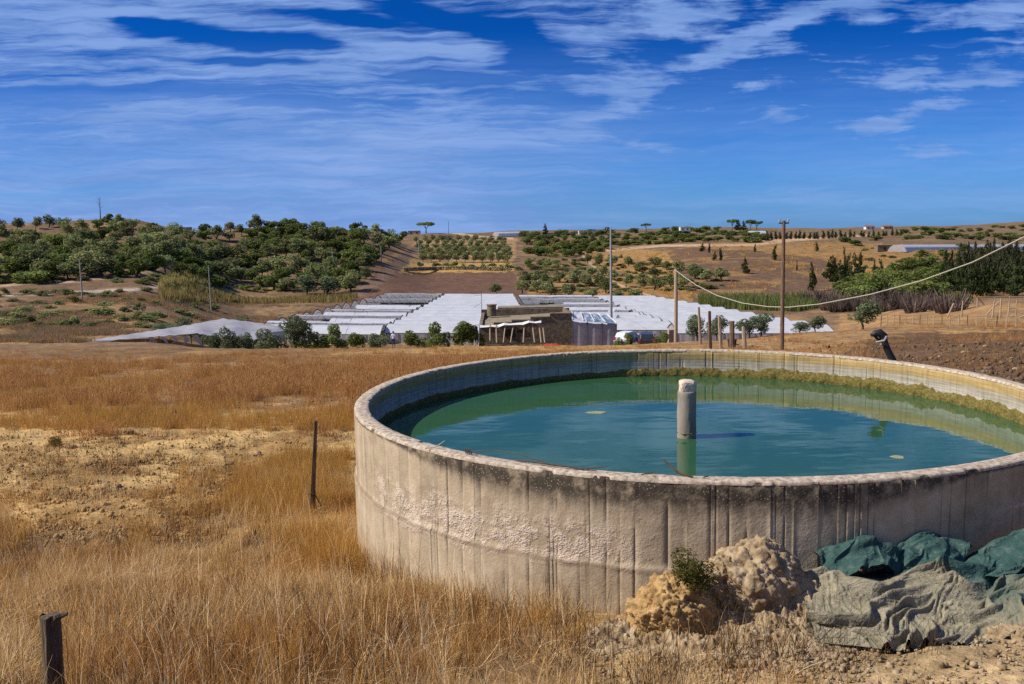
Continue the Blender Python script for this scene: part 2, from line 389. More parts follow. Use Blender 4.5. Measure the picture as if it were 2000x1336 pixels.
def ground_material():
    m = bpy.data.materials.new('dry_ground'); m.use_nodes = True; t = NT(m.node_tree)
    out = t.new('ShaderNodeOutputMaterial'); b = t.new('ShaderNodeBsdfPrincipled'); t.l.new(b.outputs[0], out.inputs[0])
    P = t.pos(); col = t.attr('zone')
    na = t.noise(P, 9.0, 6, .65); nb = t.noise(P, 1.1, 5, .6); nc = t.noise(P, 40.0, 4, .6); nd = t.noise(P, .22, 6, .7)
    var = t.mul(t.mul(t.ramp(na, [(.25, (.42,) * 3), (.5, (.95,) * 3), (.78, (1.5,) * 3)]), t.ramp(nb, [(.3, (.62,) * 3), (.7, (1.32,) * 3)])), t.ramp(nd, [(.32, (.72,) * 3), (.68, (1.26,) * 3)]))
    c = t.mix(1.0, col, var, 'MULTIPLY')
    peb = t.step(t.vor(P, 14.0), .16, .08)
    c = t.mix(t.mul(peb, .5), c, (.50, .40, .28))
    t.put(b.inputs['Base Color'], c); b.inputs['Roughness'].default_value = .95; b.inputs['Specular IOR Level'].default_value = .1
    h = t.add(t.add(t.mul(na, .6), t.mul(nc, .25)), t.mul(peb, .2))
    t.put(b.inputs['Normal'], t.bump(h, .9, .06))
    return m
def build_terrain():
    th = np.concatenate([np.arange(-180, -42, 6.0), np.arange(-42, 42, 0.14), np.arange(42, 180, 6.0)]) * math.pi / 180
    rr = np.concatenate([[0.02, .5, 1, 1.6, 2.3], np.linspace(3, 16, 110, endpoint=False), np.geomspace(16, 90, 130, endpoint=False), np.linspace(90, 720, 300, endpoint=False), np.geomspace(720, 9000, 40)])
    T, Rr = np.meshgrid(th, rr); X = (Rr * np.sin(T)).ravel(); Y = (Rr * np.cos(T)).ravel(); Z = hgt(X, Y)
    near = np.hypot(X, Y) < 40
    Z = Z + near * (fbm(X * 4, Y * 4, 4, 71) - .5) * .11
    # the hollow of the cistern lies below its floor
    Z = np.where(np.hypot(X - TCX, Y - TCY) < TR - .12, np.minimum(Z, RIMZ - 2.3), Z)
    me = npmesh('ground', np.c_[X, Y, Z], gridq(len(rr), len(th), True)[:, ::-1], ground_material(), True)
    vcol(me, 'zone', zone_colour(X, Y, Z))
    o = link('ground', me); o['kind'] = 'structure'
    return o
HS = 1.9
TCX, TCY, TR, TRI = 1.1406 * HS, 5.608 * HS, 2.1115 * HS, 2.0258 * HS
RIMZ = CZ - HS; WATZ = RIMZ - .42
build_terrain()
# ------------------------------------------------------------------ materials
MATS = {}
def simple(name, cols, scale=6.0, detail=5, rough=.85, bump=.3, bdist=.02, spec=.25, var=0.0, coords='obj', stretch=(1, 1, 1), metal=0.0, trans=0.0, back=None):
    """mottled procedural material: ramp of colours over noise, optional per-object value variation and translucency"""
    if name in MATS: return MATS[name]
    m = bpy.data.materials.new(name); m.use_nodes = True; t = NT(m.node_tree)
    out = t.new('ShaderNodeOutputMaterial'); b = t.new('ShaderNodeBsdfPrincipled')
    v = t.obj() if coords == 'obj' else t.pos()
    if stretch != (1, 1, 1): v = t.map(v, stretch)
    n = t.noise(v, scale, detail, .62)
    k = len(cols); c = t.ramp(n, [(.28 + .44 * i / max(k - 1, 1), q) for i, q in enumerate(cols)])
    if var:
        r = t.rnd(); hs = t.new('ShaderNodeHueSaturation')
        t.put(hs.inputs['Hue'], t.add(.5 - .03 * var, t.mul(r, .06 * var)))
        t.put(hs.inputs['Value'], t.add(1 - .5 * var, t.mul(t.m('FRACT', t.mul(r, 7.31)), var))); t.put(hs.inputs['Color'], c); c = hs.outputs[0]
    t.put(b.inputs['Base Color'], c); b.inputs['Roughness'].default_value = rough; b.inputs['Specular IOR Level'].default_value = spec; b.inputs['Metallic'].default_value = metal
    if bump: t.put(b.inputs['Normal'], t.bump(n, bump, bdist))
    sh = b.outputs[0]
    if trans:
        tr = t.new('ShaderNodeBsdfTranslucent'); t.put(tr.inputs[0], c); mx = t.new('ShaderNodeMixShader'); mx.inputs[0].default_value = trans
        t.l.new(sh, mx.inputs[1]); t.l.new(tr.outputs[0], mx.inputs[2]); sh = mx.outputs[0]
    t.l.new(sh, out.inputs[0]); MATS[name] = m
    return m

def concrete_outer():
    m = bpy.data.materials.new('weathered_concrete'); m.use_nodes = True; t = NT(m.node_tree)
    out = t.new('ShaderNodeOutputMaterial'); b = t.new('ShaderNodeBsdfPrincipled'); t.l.new(b.outputs[0], out.inputs[0])
    P = t.obj(); x, y, z = t.sep(P)                      # object origin: rim level on the axis of the cistern
    big = t.noise(P, 1.3, 5, .6); mid = t.noise(P, 7.0, 6, .65); fine = t.noise(P, 45.0, 4, .6)
    ang = t.m('ARCTAN2', y, x)
    cyl = t.comb(t.mul(ang, 4.0), 0.0, z)
    strk = t.noise(t.map(cyl, (11, 1, .8)), 1.0, 5, .7)
    c = t.ramp(t.add(t.mul(big, .5), t.mul(mid, .5)), [(.32, (.28, .212, .135)), (.5, (.41, .325, .218)), (.66, (.50, .405, .285))])
    # board to board differences
    bd = t.attr('board', 'Fac'); c = t.mix(1.0, c, t.ramp(bd, [(0, (.90, .90, .90)), (1, (1.10, 1.08, 1.06))]), 'MULTIPLY')
    # pale rough band where the render coat has come away
    band = t.mul(t.step(t.add(z, t.mul(t.sub(big, .5), .55)), -.80, -.66), t.step(t.add(z, t.mul(t.sub(big, .5), .55)), -.30, -.50))
    sector = t.mul(t.step(t.add(ang, t.mul(t.sub(mid, .5), .5)), -1.80, -1.98), t.step(t.add(ang, t.mul(t.sub(mid, .5), .4)), -2.72, -2.5))  # keeps the rough band to the left front part of the wall
    rgh = t.mul(t.mul(band, sector), t.step(mid, .40, .60))
    c = t.mix(t.mul(rgh, .75), c, (.66, .53, .42))
    # dirt and lichen below the rim, thicker towards the front
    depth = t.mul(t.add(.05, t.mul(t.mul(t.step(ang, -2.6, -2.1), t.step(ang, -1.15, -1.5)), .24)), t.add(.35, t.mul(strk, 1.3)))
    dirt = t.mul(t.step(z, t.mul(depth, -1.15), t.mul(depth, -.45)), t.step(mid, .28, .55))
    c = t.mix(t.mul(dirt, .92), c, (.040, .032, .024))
    speck = t.mul(t.step(t.vor(P, 42.0), .30, .18), t.mul(t.step(z, -.34, -.12), .55))
    c = t.mix(t.mul(speck, t.step(mid, .45, .6)), c, (.55, .44, .33))
    # casting joint and the paler tide line on the banked side
    jn = t.sub(1.0, t.step(t.m('ABSOLUTE', t.add(z, t.add(.735, t.mul(t.sub(big, .5), .10)))), .006, .03)); c = t.mix(t.mul(jn, .5), c, (.16, .10, .06))
    wl = t.mul(t.sub(1.0, t.step(t.m('ABSOLUTE', t.add(z, t.add(.37, t.mul(t.sub(mid, .5), .05)))), .004, .016)), t.step(ang, -1.20, -.95)); c = t.mix(t.mul(wl, .6), c, (.60, .55, .52))
    low = t.step(t.add(z, t.mul(t.sub(mid, .5), .35)), -1.05, -1.45); c = t.mix(t.mul(low, .55), c, (.30, .19, .10))
    gr = t.attr('seam', 'Fac'); c = t.mix(t.mul(gr, .55), c, (.085, .062, .042))
    t.put(b.inputs['Base Color'], c); b.inputs['Roughness'].default_value = .93; b.inputs['Specular IOR Level'].default_value = .15
    h = t.add(t.add(t.mul(mid, .35), t.mul(fine, .22)), t.mul(t.mul(rgh, t.noise(t.map(P, (1, 1, 1.5)), 55.0, 2, .5)), 1.05))
    t.put(b.inputs['Normal'], t.bump(h, .75, .028))
    return m
def concrete_inner():
    m = bpy.data.materials.new('stained_inner_concrete'); m.use_nodes = True; t = NT(m.node_tree)
    out = t.new('ShaderNodeOutputMaterial'); b = t.new('ShaderNodeBsdfPrincipled'); t.l.new(b.outputs[0], out.inputs[0])
    P = t.obj(); x, y, z = t.sep(P); ang = t.m('ARCTAN2', y, x); cyl = t.comb(t.mul(ang, 4.0), 0.0, z)
    hs = t.noise(t.map(cyl, (1.2, 1, 42)), 1.0, 5, .65); mid = t.noise(P, 6.0, 6, .65); vs = t.noise(t.map(cyl, (14, 1, 1.5)), 1.0, 4, .6)
    zz = t.add(z, t.mul(t.sub(mid, .5), .10))
    c = t.ramp(t.add(t.mul(zz, 2.3), 1.0), [(.0, (.11, .09, .026)), (.16, (.19, .155, .055)), (.24, (.44, .39, .31)), (.42, (.37, .33, .265)), (.62, (.32, .27, .19)), (.74, (.37, .25, .095)), (1.0, (.46, .33, .15))])
    c = t.mix(1.0, c, t.ramp(hs, [(.3, (.68,) * 3), (.7, (1.36,) * 3)]), 'MULTIPLY')
    c = t.mix(1.0, c, t.ramp(vs, [(.3, (.78,) * 3), (.7, (1.16,) * 3)]), 'MULTIPLY')
    gr = t.attr('seam', 'Fac'); c = t.mix(t.mul(gr, .55), c, (.05, .045, .03))
    t.put(b.inputs['Base Color'], c); b.inputs['Roughness'].default_value = .9; b.inputs['Specular IOR Level'].default_value = .15
    t.put(b.inputs['Normal'], t.bump(t.add(mid, t.mul(hs, .5)), .5, .02))
    return m
def water_material():
    m = bpy.data.materials.new('green_water'); m.use_nodes = True; t = NT(m.node_tree)
    out = t.new('ShaderNodeOutputMaterial'); b = t.new('ShaderNodeBsdfPrincipled'); t.l.new(b.outputs[0], out.inputs[0])
    P = t.pos(); n = t.noise(P, .8, 4, .6)
    t.put(b.inputs['Base Color'], t.ramp(n, [(.3, (.022, .080, .038)), (.7, (.033, .100, .042))]))
    b.inputs['Roughness'].default_value = .03; b.inputs['IOR'].default_value = 1.33; b.inputs['Specular IOR Level'].default_value = .85
    w = t.add(t.mul(t.noise(t.map(P, (1.0, 1.6, 1)), 1.1, 2, .5), 1.0), t.mul(t.noise(t.map(P, (1, 2.2, 1)), 5.0, 3, .55), .10))
    t.put(b.inputs['Normal'], t.bump(w, .11, .05))
    return m
M_CLAY = simple('clay_mud', [(.10, .065, .034), (.26, .18, .10), (.37, .275, .165), (.45, .35, .23)], 9, 7, .95, .7, .03, .1)
M_CLAY2 = simple('ochre_earth', [(.15, .088, .036), (.38, .235, .095), (.52, .35, .165)], 8, 7, .95, .9, .04, .1)
M_RIM = simple('rim_concrete', [(.12, .085, .058), (.33, .255, .18), (.50, .41, .315), (.62, .53, .43)], 22, 9, .92, .5, .008, .15)
M_PILL = simple('pillar_concrete', [(.15, .125, .10), (.27, .23, .18), (.33, .275, .21)], 5, 6, .9, .5, .02, .2, stretch=(1, 1, .6))
M_CAPS = simple('pale_broken_stone', [(.42, .28, .2), (.62, .47, .36), (.72, .6, .48)], 16, 5, .9, .8, .02, .2)
M_ALGA = simple('algae_crust', [(.055, .042, .010), (.145, .115, .032), (.24, .19, .065)], 30, 5, .95, .8, .02, .1)
M_WIRE = simple('rusty_wire', [(.05, .032, .025), (.11, .065, .04)], 20, 3, .7, 0, .0, .3)
M_TWIG = simple('dark_twig', [(.045, .03, .02), (.12, .075, .042)], 20, 3, .9, .2)
M_POST = simple('grey_split_wood', [(.035, .026, .018), (.105, .073, .047), (.19, .135, .085)], 14, 5, .9, .8, .02, stretch=(3, 3, .35))
M_PIPE = simple('black_rubber_pipe', [(.012, .011, .010), (.030, .026, .022)], 9, 3, .55, .2, .01, .4)
M_ROPE = simple('pale_rope', [(.35, .31, .24), (.5, .45, .36)], 20, 3, .9, .2)

# ------------------------------------------------------------------ the cistern
def build_cistern():
    rng = np.random.default_rng(4)
    root = empty('round_cistern', (TCX, TCY, RIMZ), 'round board-marked concrete cistern full of green water', 'water tank')
    # board seams all round
    seams = []; s = 0.0
    while s < 2 * math.pi - .02:
        s += rng.choice([.010, .020, .030, .040, .052]) * rng.uniform(.7, 1.25); seams.append(s)
    cols = []; prof = []; boards = []; seamw = []; w = .0008
    for k, a in enumerate(seams[:-1]):                    # board from seam a to seam b, then the seam itself
        b2 = seams[k + 1]; br = rng.random(); typ = rng.choice([-1, -.6, .55, .9, -.3], p=[.34, .24, .14, .08, .20])
        cols += [a + 2.2 * w + (b2 - a - 4.4 * w) * q / 5 for q in range(6)] + [b2 - .7 * w, b2 + .7 * w]
        prof += [0] * 6 + [typ, typ]; boards += [br] * 8; sw = max(0, -typ); seamw += [0] * 6 + [sw, sw]
    o = np.argsort(cols); th = np.array(cols)[o]; prof = np.array(prof)[o]; seamw = np.array(seamw)[o]; boards = np.array(boards)[o]
    zz = np.concatenate([np.linspace(0, -1.6, 56), [-1.9, -2.4]]); nz, nt = len(zz), len(th)
    Z, T = np.meshgrid(zz, th, indexing='ij'); PR = np.tile(prof, (nz, 1)); SW = np.tile(seamw, (nz, 1)); BD = np.tile(boards, (nz, 1))
    arc = T * TR
    brk = sstep(fbm(arc * 7, Z * 2.2 + 9, 3, 5), .38, .6)          # seams come and go down the wall
    rad = TR + PR * .0065 * brk + (fbm(arc * .7, Z * .7, 3, 6) - .5) * .016 + (fbm(arc * 9, Z * 9, 3, 16) - .5) * .007 + (BD - .5) * .003
    jz = -.735 + (fbm(arc * .8, arc * 0, 3, 12) - .5) * .10
    rad = rad + .020 * sstep(Z, jz + .012, jz - .012) + .016 * np.exp(-((Z - jz) / .028) ** 2) * (fbm(arc * 5, Z * 5, 3, 14))
    rad = rad - .012 * sstep(Z, -.03, 0.0)
    me = npmesh('outer_wall', np.c_[(rad * np.cos(T)).ravel(), (rad * np.sin(T)).ravel(), Z.ravel()], gridq(nz, nt, True)[:, ::-1], concrete_outer(), False)
    vcol(me, 'seam', (SW * brk).ravel()); vcol(me, 'board', BD.ravel())
    link('outer_wall', me, root)
    # inside
    zi = np.linspace(.0, -1.5, 40); Z, T = np.meshgrid(zi, th, indexing='ij'); PR = np.tile(prof, (len(zi), 1)); arc = T * TR
    brk = sstep(fbm(arc * 6, Z * 2 + 3, 3, 25), .42, .62)
    rad = TRI - PR * .007 * brk + (fbm(arc * 1.2, Z * 1.2, 4, 26) - .5) * .02 + .010 * sstep(Z, -.03, 0)
    me = npmesh('inner_wall', np.c_[(rad * np.cos(T)).ravel(), (rad * np.sin(T)).ravel(), Z.ravel()], gridq(len(zi), nt, True), concrete_inner(), True)
    vcol(me, 'seam', (np.tile(seamw, (len(zi), 1)) * brk).ravel()); link('inner_wall', me, root)
    # rim: a rough slab lipping slightly over both faces
    nt2 = 1500; tt = np.linspace(0, 2 * math.pi, nt2, endpoint=False); cr = [(-.012, -.022), (-.006, -.004), (.06, .006), (.25, .010), (.5, .012), (.75, .010), (.94, .006), (1.006, -.004), (1.012, -.022)]
    V = []
    for q, dz in cr:
        rr = TRI + (TR - TRI) * q; a = tt * TR
        n = fbm(a * 6, np.full(nt2, q * 4.0), 4, 33); n2 = fbm(a * 22, np.full(nt2, q * 9.0), 3, 34)
        edge = 1.0 if q < 0 or q > 1 else .35
        chip = -np.clip(n - .66, 0, 1) * .25 * (1 if (q < .1 or q > .9) else .3)
        rr = rr + (n - .5) * .010 * edge + (n2 - .5) * .005 + chip * (1 if q > .5 else -1); z = dz + (n - .5) * .005 + (n2 - .5) * .004 + chip * .35
        if abs(q - .5) > .51: z = np.minimum(z, -.014)
        V.append(np.c_[rr * np.cos(tt), rr * np.sin(tt), z])
    link('rim', npmesh('rim', np.concatenate(V), gridq(len(cr), nt2, True), M_RIM, True), root)
    # floor
    f = MB(); n = 64
    f.v = [(TRI * 1.01 * math.cos(2 * math.pi * k / n), TRI * 1.01 * math.sin(2 * math.pi * k / n), -1.46) for k in range(n)]; f.f = [tuple(range(n))]
    f.build('floor', M_ALGA, root)
    # crust of dried algae at the waterline: ragged, thickest on the far right
    nt3, nr3 = 1400, 12; tt = np.linspace(0, 2 * math.pi, nt3, endpoint=False); a = tt * TR
    thick = .35 + .65 * sstep(np.cos(tt - .35), -.1, .9)
    top = (.075 + .085 * fbm(a * 4, a * 0, 4, 44) + .05 * fbm(a * 16, a * 0, 3, 45)) * (.40 + .75 * thick)
    V = []
    for k in range(nr3):
        q = k / (nr3 - 1); z = -.42 - .10 + (top + .10) * q
        r = TRI + .015 - (.012 + .05 * thick * np.sin(math.pi * min(q * .92 + .06, 1)) * (.4 + 1.1 * fbm(a * 14, np.full(nt3, q * 5), 3, 46))) * (1 if k < nr3 - 1 else 0)
        V.append(np.c_[r * np.cos(tt), r * np.sin(tt), z])
    link('algae_crust', npmesh('algae_crust', np.concatenate(V), gridq(nr3, nt3, True), M_ALGA, True), root)
    # centre post and its broken cap
    pd = 10.06; pc = at(1341, 855, pd); top = at(1341, 763, pd)[2] - RIMZ; rp = .106
    hh = np.concatenate([np.linspace(-1.46, top - .02, 40), [top, top]]); na = 40; V = []
    aa = np.linspace(0, 2 * math.pi, na, endpoint=False)
    for k, z in enumerate(hh):
        r = rp + (fbm(aa * 2, np.full(na, z * 6), 3, 50) - .5) * .010 - (.006 if k == len(hh) - 2 else 0)
        if k == len(hh) - 1: r = r * .2
        V.append(np.c_[r * np.cos(aa), r * np.sin(aa), np.full(na, z)])
    pil = link('centre_pillar', npmesh('centre_pillar', np.concatenate(V), gridq(len(hh), na, True), M_PILL, True), root, (pc[0] - TCX, pc[1] - TCY, 0))
    bm = bmesh.new(); bmesh.ops.create_icosphere(bm, subdivisions=3, radius=1); P = np.array([v.co[:] for v in bm.verts])
    k = .72 + .5 * fbm3(P * 1.7 + 3, 3, 60); P = np.sign(P) * np.abs(P) ** .62 * k[:, None]
    for v, q in zip(bm.verts, P): v.co = (q[0] * .100 + .008, q[1] * .095, max(q[2] * .085, -.06) + top + .05)
    me = bpy.data.meshes.new('pillar_cap'); bm.to_mesh(me); bm.free(); me.materials.append(M_CAPS); link('pillar_cap', me, pil)
    w = MB(); w.tube([(-.111, -.01, -.36), (-.06, -.095, -.365), (.04, -.105, -.36), (.11, -.02, -.36)], .006, 5)
    w.build('algae_ring', M_ALGA, pil)
    # water
    n = 160; wv = [(TCX + (TRI + .02) * math.cos(2 * math.pi * k / n), TCY + (TRI + .02) * math.sin(2 * math.pi * k / n), WATZ) for k in range(n)]
    wo = link('water', pymesh('water', wv, [tuple(range(n))], water_material())); wo['kind'] = 'structure'
build_cistern()
M_SCUM = simple('pale_scum', [(.14, .16, .09), (.26, .26, .16), (.36, .34, .22)], 25, 4, .9, .3)
for px_, py_, sz_, lab_ in ((1163, 806, (.14, .09, .006), 'pale scum patch floating on the water left of the pillar'), (1752, 893, (.07, .07, .006), 'small pale scum patch floating right of the pillar')):
    r_q = ray(px_, py_); d_q = (WATZ - CZ) / r_q[2]; me_q = bpy.data.meshes.new('floating_scum'); bm_q = bmesh.new(); bmesh.ops.create_icosphere(bm_q, subdivisions=3, radius=1)
    for v_q in bm_q.verts: k_q = .6 + .8 * float(fbm(v_q.co.x * 2.5 + 7, v_q.co.y * 2.5, 3, 8)); v_q.co = (v_q.co.x * sz_[0] * k_q, v_q.co.y * sz_[1] * k_q, v_q.co.z * sz_[2])
    bm_q.to_mesh(me_q); bm_q.free(); me_q.materials.append(M_SCUM); tag(link('floating_scum', me_q, None, (r_q[0] * d_q, d_q, WATZ + .002)), lab_, 'scum')
def rim_point(px, q=.5, front=True):
    """a point on top of the rim under photo column px"""
    rr = TRI + (TR - TRI) * q; u = ray(px, 900)[0]
    A = 1 + u * u; B = -2 * (u * TCX + TCY); Cc = TCX ** 2 + TCY ** 2 - rr * rr; sq = math.sqrt(max(B * B - 4 * A * Cc, 0))
    d = (-B - sq) / (2 * A) if front else (-B + sq) / (2 * A)
    return Vector((u * d, d, RIMZ + .016))
def rim_litter():
    rng = random.Random(3)
    # springy loose wire along the front rim
    a, b = rim_point(910, .5), rim_point(1165, .4); pts = []
    for k in range(25):
        q = k / 24; p = rim_point(910 + 255 * q, .55 - .2 * math.sin(q * 3)); p.z += .005 + .085 * math.sin(math.pi * min(q * 1.5, 1)) * (1 - q) ** .6; pts.append(p)
    coil = []
    for k in range(40):
        w = k * .62; p = rim_point(908 + k * .35, .5); coil.append(p + Vector((0, math.cos(w) * .022, .026 + math.sin(w) * .024)))
    tag(MB().tube(coil + pts[1:], .0035, 5).build('wire', M_WIRE), 'loose dark wire with a coiled end lying along the cistern rim', 'wire')
    tag(MB().tube([rim_point(1005, .35) + Vector((0, 0, .010)), rim_point(1060, .5) + Vector((0, 0, .02)), rim_point(1140, .55) + Vector((0, 0, .008)), rim_point(1186, .6) + Vector((0, .0, .05))], [.006, .007, .006, .003], 5).build('twig', M_TWIG), 'long thin forked dark twig lying on the cistern rim', 'twig')
    p = rim_point(1325, .35); tag(MB().tube([p + Vector((-.10, .10, .10)), p + Vector((0, 0, .02)), p + Vector((.10, -.07, .006))], [.007, .009, .006], 6).build('stick', M_TWIG), 'short stick leaning out over the water on the cistern rim', 'stick')
    for k, (px, q, L, lab) in enumerate([(1265, .5, .05, 'tiny dark stick lying flat on the rim beside the leaning stick'), (1380, .6, .025, 'small dark chip lying on the pale rim right of the leaning stick'), (850, .8, .09, 'pale frayed twig poking up from the rim left of the coiled wire')]):
        p = rim_point(px, q); up = .06 if k == 2 else .004
        tag(MB().tube([p + Vector((-L, .0, .004)), p + Vector((0, .01, .008)), p + Vector((L, .02, .004 + up))], [.004, .006, .003], 5).build('stick', M_TWIG if k < 2 else M_ROPE), lab, 'stick')
rim_litter()

# ------------------------------------------------------------------ earth mounds by the wall
def blobmesh(name, sub, size, mat, seed, rough=.35, flat=-.35, fine=.10):
    bm = bmesh.new(); bmesh.ops.create_icosphere(bm, subdivisions=sub, radius=1); P = np.array([v.co[:] for v in bm.verts])
    n1 = fbm3(P * 1.3 + seed * 3.7, 3, seed); n2 = fbm3(P * 6 + seed, 6, seed + 3, .68); rid = 1 - np.abs(2 * fbm3(P * 3 + seed * 1.3, 4, seed + 7) - 1)
    k = 1 + (n1 - .5) * rough * 2.6 + (n2 - .5) * fine * 4.5 + (rid - .8) * fine * 1.6
    if sub >= 5:                                          # clods pressed together: cells with creases between them
        rg = np.random.default_rng(seed); C = rg.normal(size=(150, 3)) * np.array([1, 1, .7]); C /= np.linalg.norm(C, axis=1)[:, None]; W = P + (np.stack([n1, n2, rid], 1) - .6) * .25
        ds = np.linalg.norm(W[:, None] - C[None], axis=2); ix = ds.argmin(1); ds.sort(axis=1); k = k + (rg.random(150)[ix] - .5) * .08 + .045 * np.clip((ds[:, 1] - ds[:, 0]) / .10, 0, 1) ** .6
    Q = P * k[:, None] * np.array(size)[None]; Q[:, 2] = np.maximum(Q[:, 2], flat * size[2])
    for v, q in zip(bm.verts, Q): v.co = q
    me = bpy.data.meshes.new(name); bm.to_mesh(me); bm.free(); me.materials.append(mat); me.shade_smooth()
    return me
def put_blob(name, px, py, d, size, mat, seed, label, cat, **kw):
    p = at(px, py, d); o = link(name, blobmesh(name, 6, size, mat, seed, **kw)); o.location = p
    return tag(o, label, cat)
put_blob('clay_mound', 1478, 1142, 6.35, (.31, .24, .30), M_CLAY, 3, 'tall lumpy mound of pale dried clay against the cistern wall', 'mound', rough=.46, flat=-1.2, fine=.15)
put_blob('clay_mound', 1416, 1126, 6.34, (.15, .15, .16), M_CLAY, 8, 'pale lump of clay on the left shoulder of the tall mound', 'mound', rough=.46, flat=-2, fine=.2)
put_blob('earth_mound', 1312, 1200, 6.24, (.29, .22, .25), M_CLAY2, 5, 'rounded ochre earth mound under the small green bush', 'mound', rough=.40, flat=-1.0, fine=.2)
def clay_heap():
    """the spoil heap the mounds grow out of: an uneven sheet of crumbled clay"""
    nx, ny = 330, 190; u0, u1 = ray(1120, 1200)[0], ray(1660, 1200)[0]; U, D = np.meshgrid(np.linspace(u0, u1, nx), np.linspace(5.35, 6.85, ny)); X = U * D; Y = D
    G = hgt(X, Y); h = np.zeros_like(G)
    for px, d, rx, ry, a in [(1478, 6.42, .34, .36, .36), (1400, 6.45, .24, .28, .28), (1312, 6.28, .32, .26, .24), (1200, 6.28, .22, .22, .15), (1552, 6.38, .26, .34, .36), (1600, 6.45, .2, .2, .28), (1450, 5.98, .42, .26, .13), (1560, 5.9, .28, .24, .12), (1350, 5.92, .30, .2, .09), (1500, 6.62, .5, .2, .34), (1620, 6.1, .2, .4, .2)]:
        h = np.maximum(h, a * np.exp(-((X - ray(px, 1200)[0] * d) / rx) ** 2 - ((Y - d) / ry) ** 2)) + .12 * a * np.exp(-((X - ray(px, 1200)[0] * d) / rx) ** 2 - ((Y - d) / ry) ** 2)
    k = sstep(h, .005, .10); n = fbm(X * 5, Y * 5, 5, 61, .6); rd = 1 - np.abs(2 * fbm(X * 9, Y * 9, 4, 67, .6) - 1); cr = fbm(X * 30, Y * 30, 3, 69)
    Z = G - .03 + h * (.55 + .9 * n) + k * ((rd - .75) * .09 + (cr - .5) * .045)
    V = np.c_[X.ravel(), Y.ravel(), Z.ravel()]; ok = np.hypot(X - TCX, Y - TCY) > TR - .06; Q = gridq(ny, nx); Q = Q[ok.ravel()[Q].all(1)]
    o = link('clay_heap', npmesh('clay_heap', V, Q, M_CLAY, True)); tag(o, 'crumbled pale clay heap spread between the mounds and the tarpaulin', 'heap')
clay_heap()
put_blob('clay_mound', 1985, 1262, 5.55, (.16, .18, .10), M_CLAY, 29, 'small clay heap beyond the right end of the tarpaulin', 'mound', rough=.4, flat=-1.0, fine=.3)
def lumps(name, label, cat, mat, pts, sizes, seed, sub=1):
    """one object holding many uneven lumps of earth"""
    rng = np.random.default_rng(seed); bm = bmesh.new(); bmesh.ops.create_icosphere(bm, subdivisions=sub, radius=1); B = np.array([v.co[:] for v in bm.verts]); T = np.array([[v.index for v in f.verts] for f in bm.faces]); bm.free(); V = []; Fc = []
    for k, (p, s) in enumerate(zip(pts, sizes)):
        q = B * (.75 + .6 * fbm3(B * 1.6 + k * 1.37, 2, k % 50))[:, None] * s * rng.uniform(.7, 1.25, 3) + np.array(p); V.append(q); Fc.append(T + k * len(B))
    o = link(name, npmesh(name, np.concatenate(V), np.concatenate(Fc), mat)); return tag(o, label, cat, kind='stuff')
def clods():
    rng = np.random.default_rng(9); n = 2300; px = rng.normal(1470, 140, n); py = rng.normal(1255, 42, n)
    px = np.r_[px, rng.uniform(1150, 2000, 900)]; py = np.r_[py, rng.uniform(1250, 1345, 900)]
    ok = (py > 1160) & (py < 1370) & (px > 1130) & (px < 2050); px, py = px[ok], py[ok]; X, Y, Z, ok = gnd_many(px, py, 3.5, 8); ok &= np.hypot(X - TCX, Y - TCY) > TR + .02
    nb = (np.hypot((px - 1470) / 150, (py - 1240) / 60) < 1)[ok]; X, Y, Z = X[ok], Y[ok], Z[ok]; m = len(X)
    s = rng.choice([.005, .009, .014, .022], m, p=[.36, .34, .22, .08]) * np.where(nb, rng.choice([1, 1.5, 2.0], m, p=[.5, .3, .2]), 1)
    lumps('clay_crumbs', 'loose crumbs of pale clay scattered below the mounds', 'rubble', M_CLAY, np.c_[X, Y, Z + s * .4], s, 3)
clods()
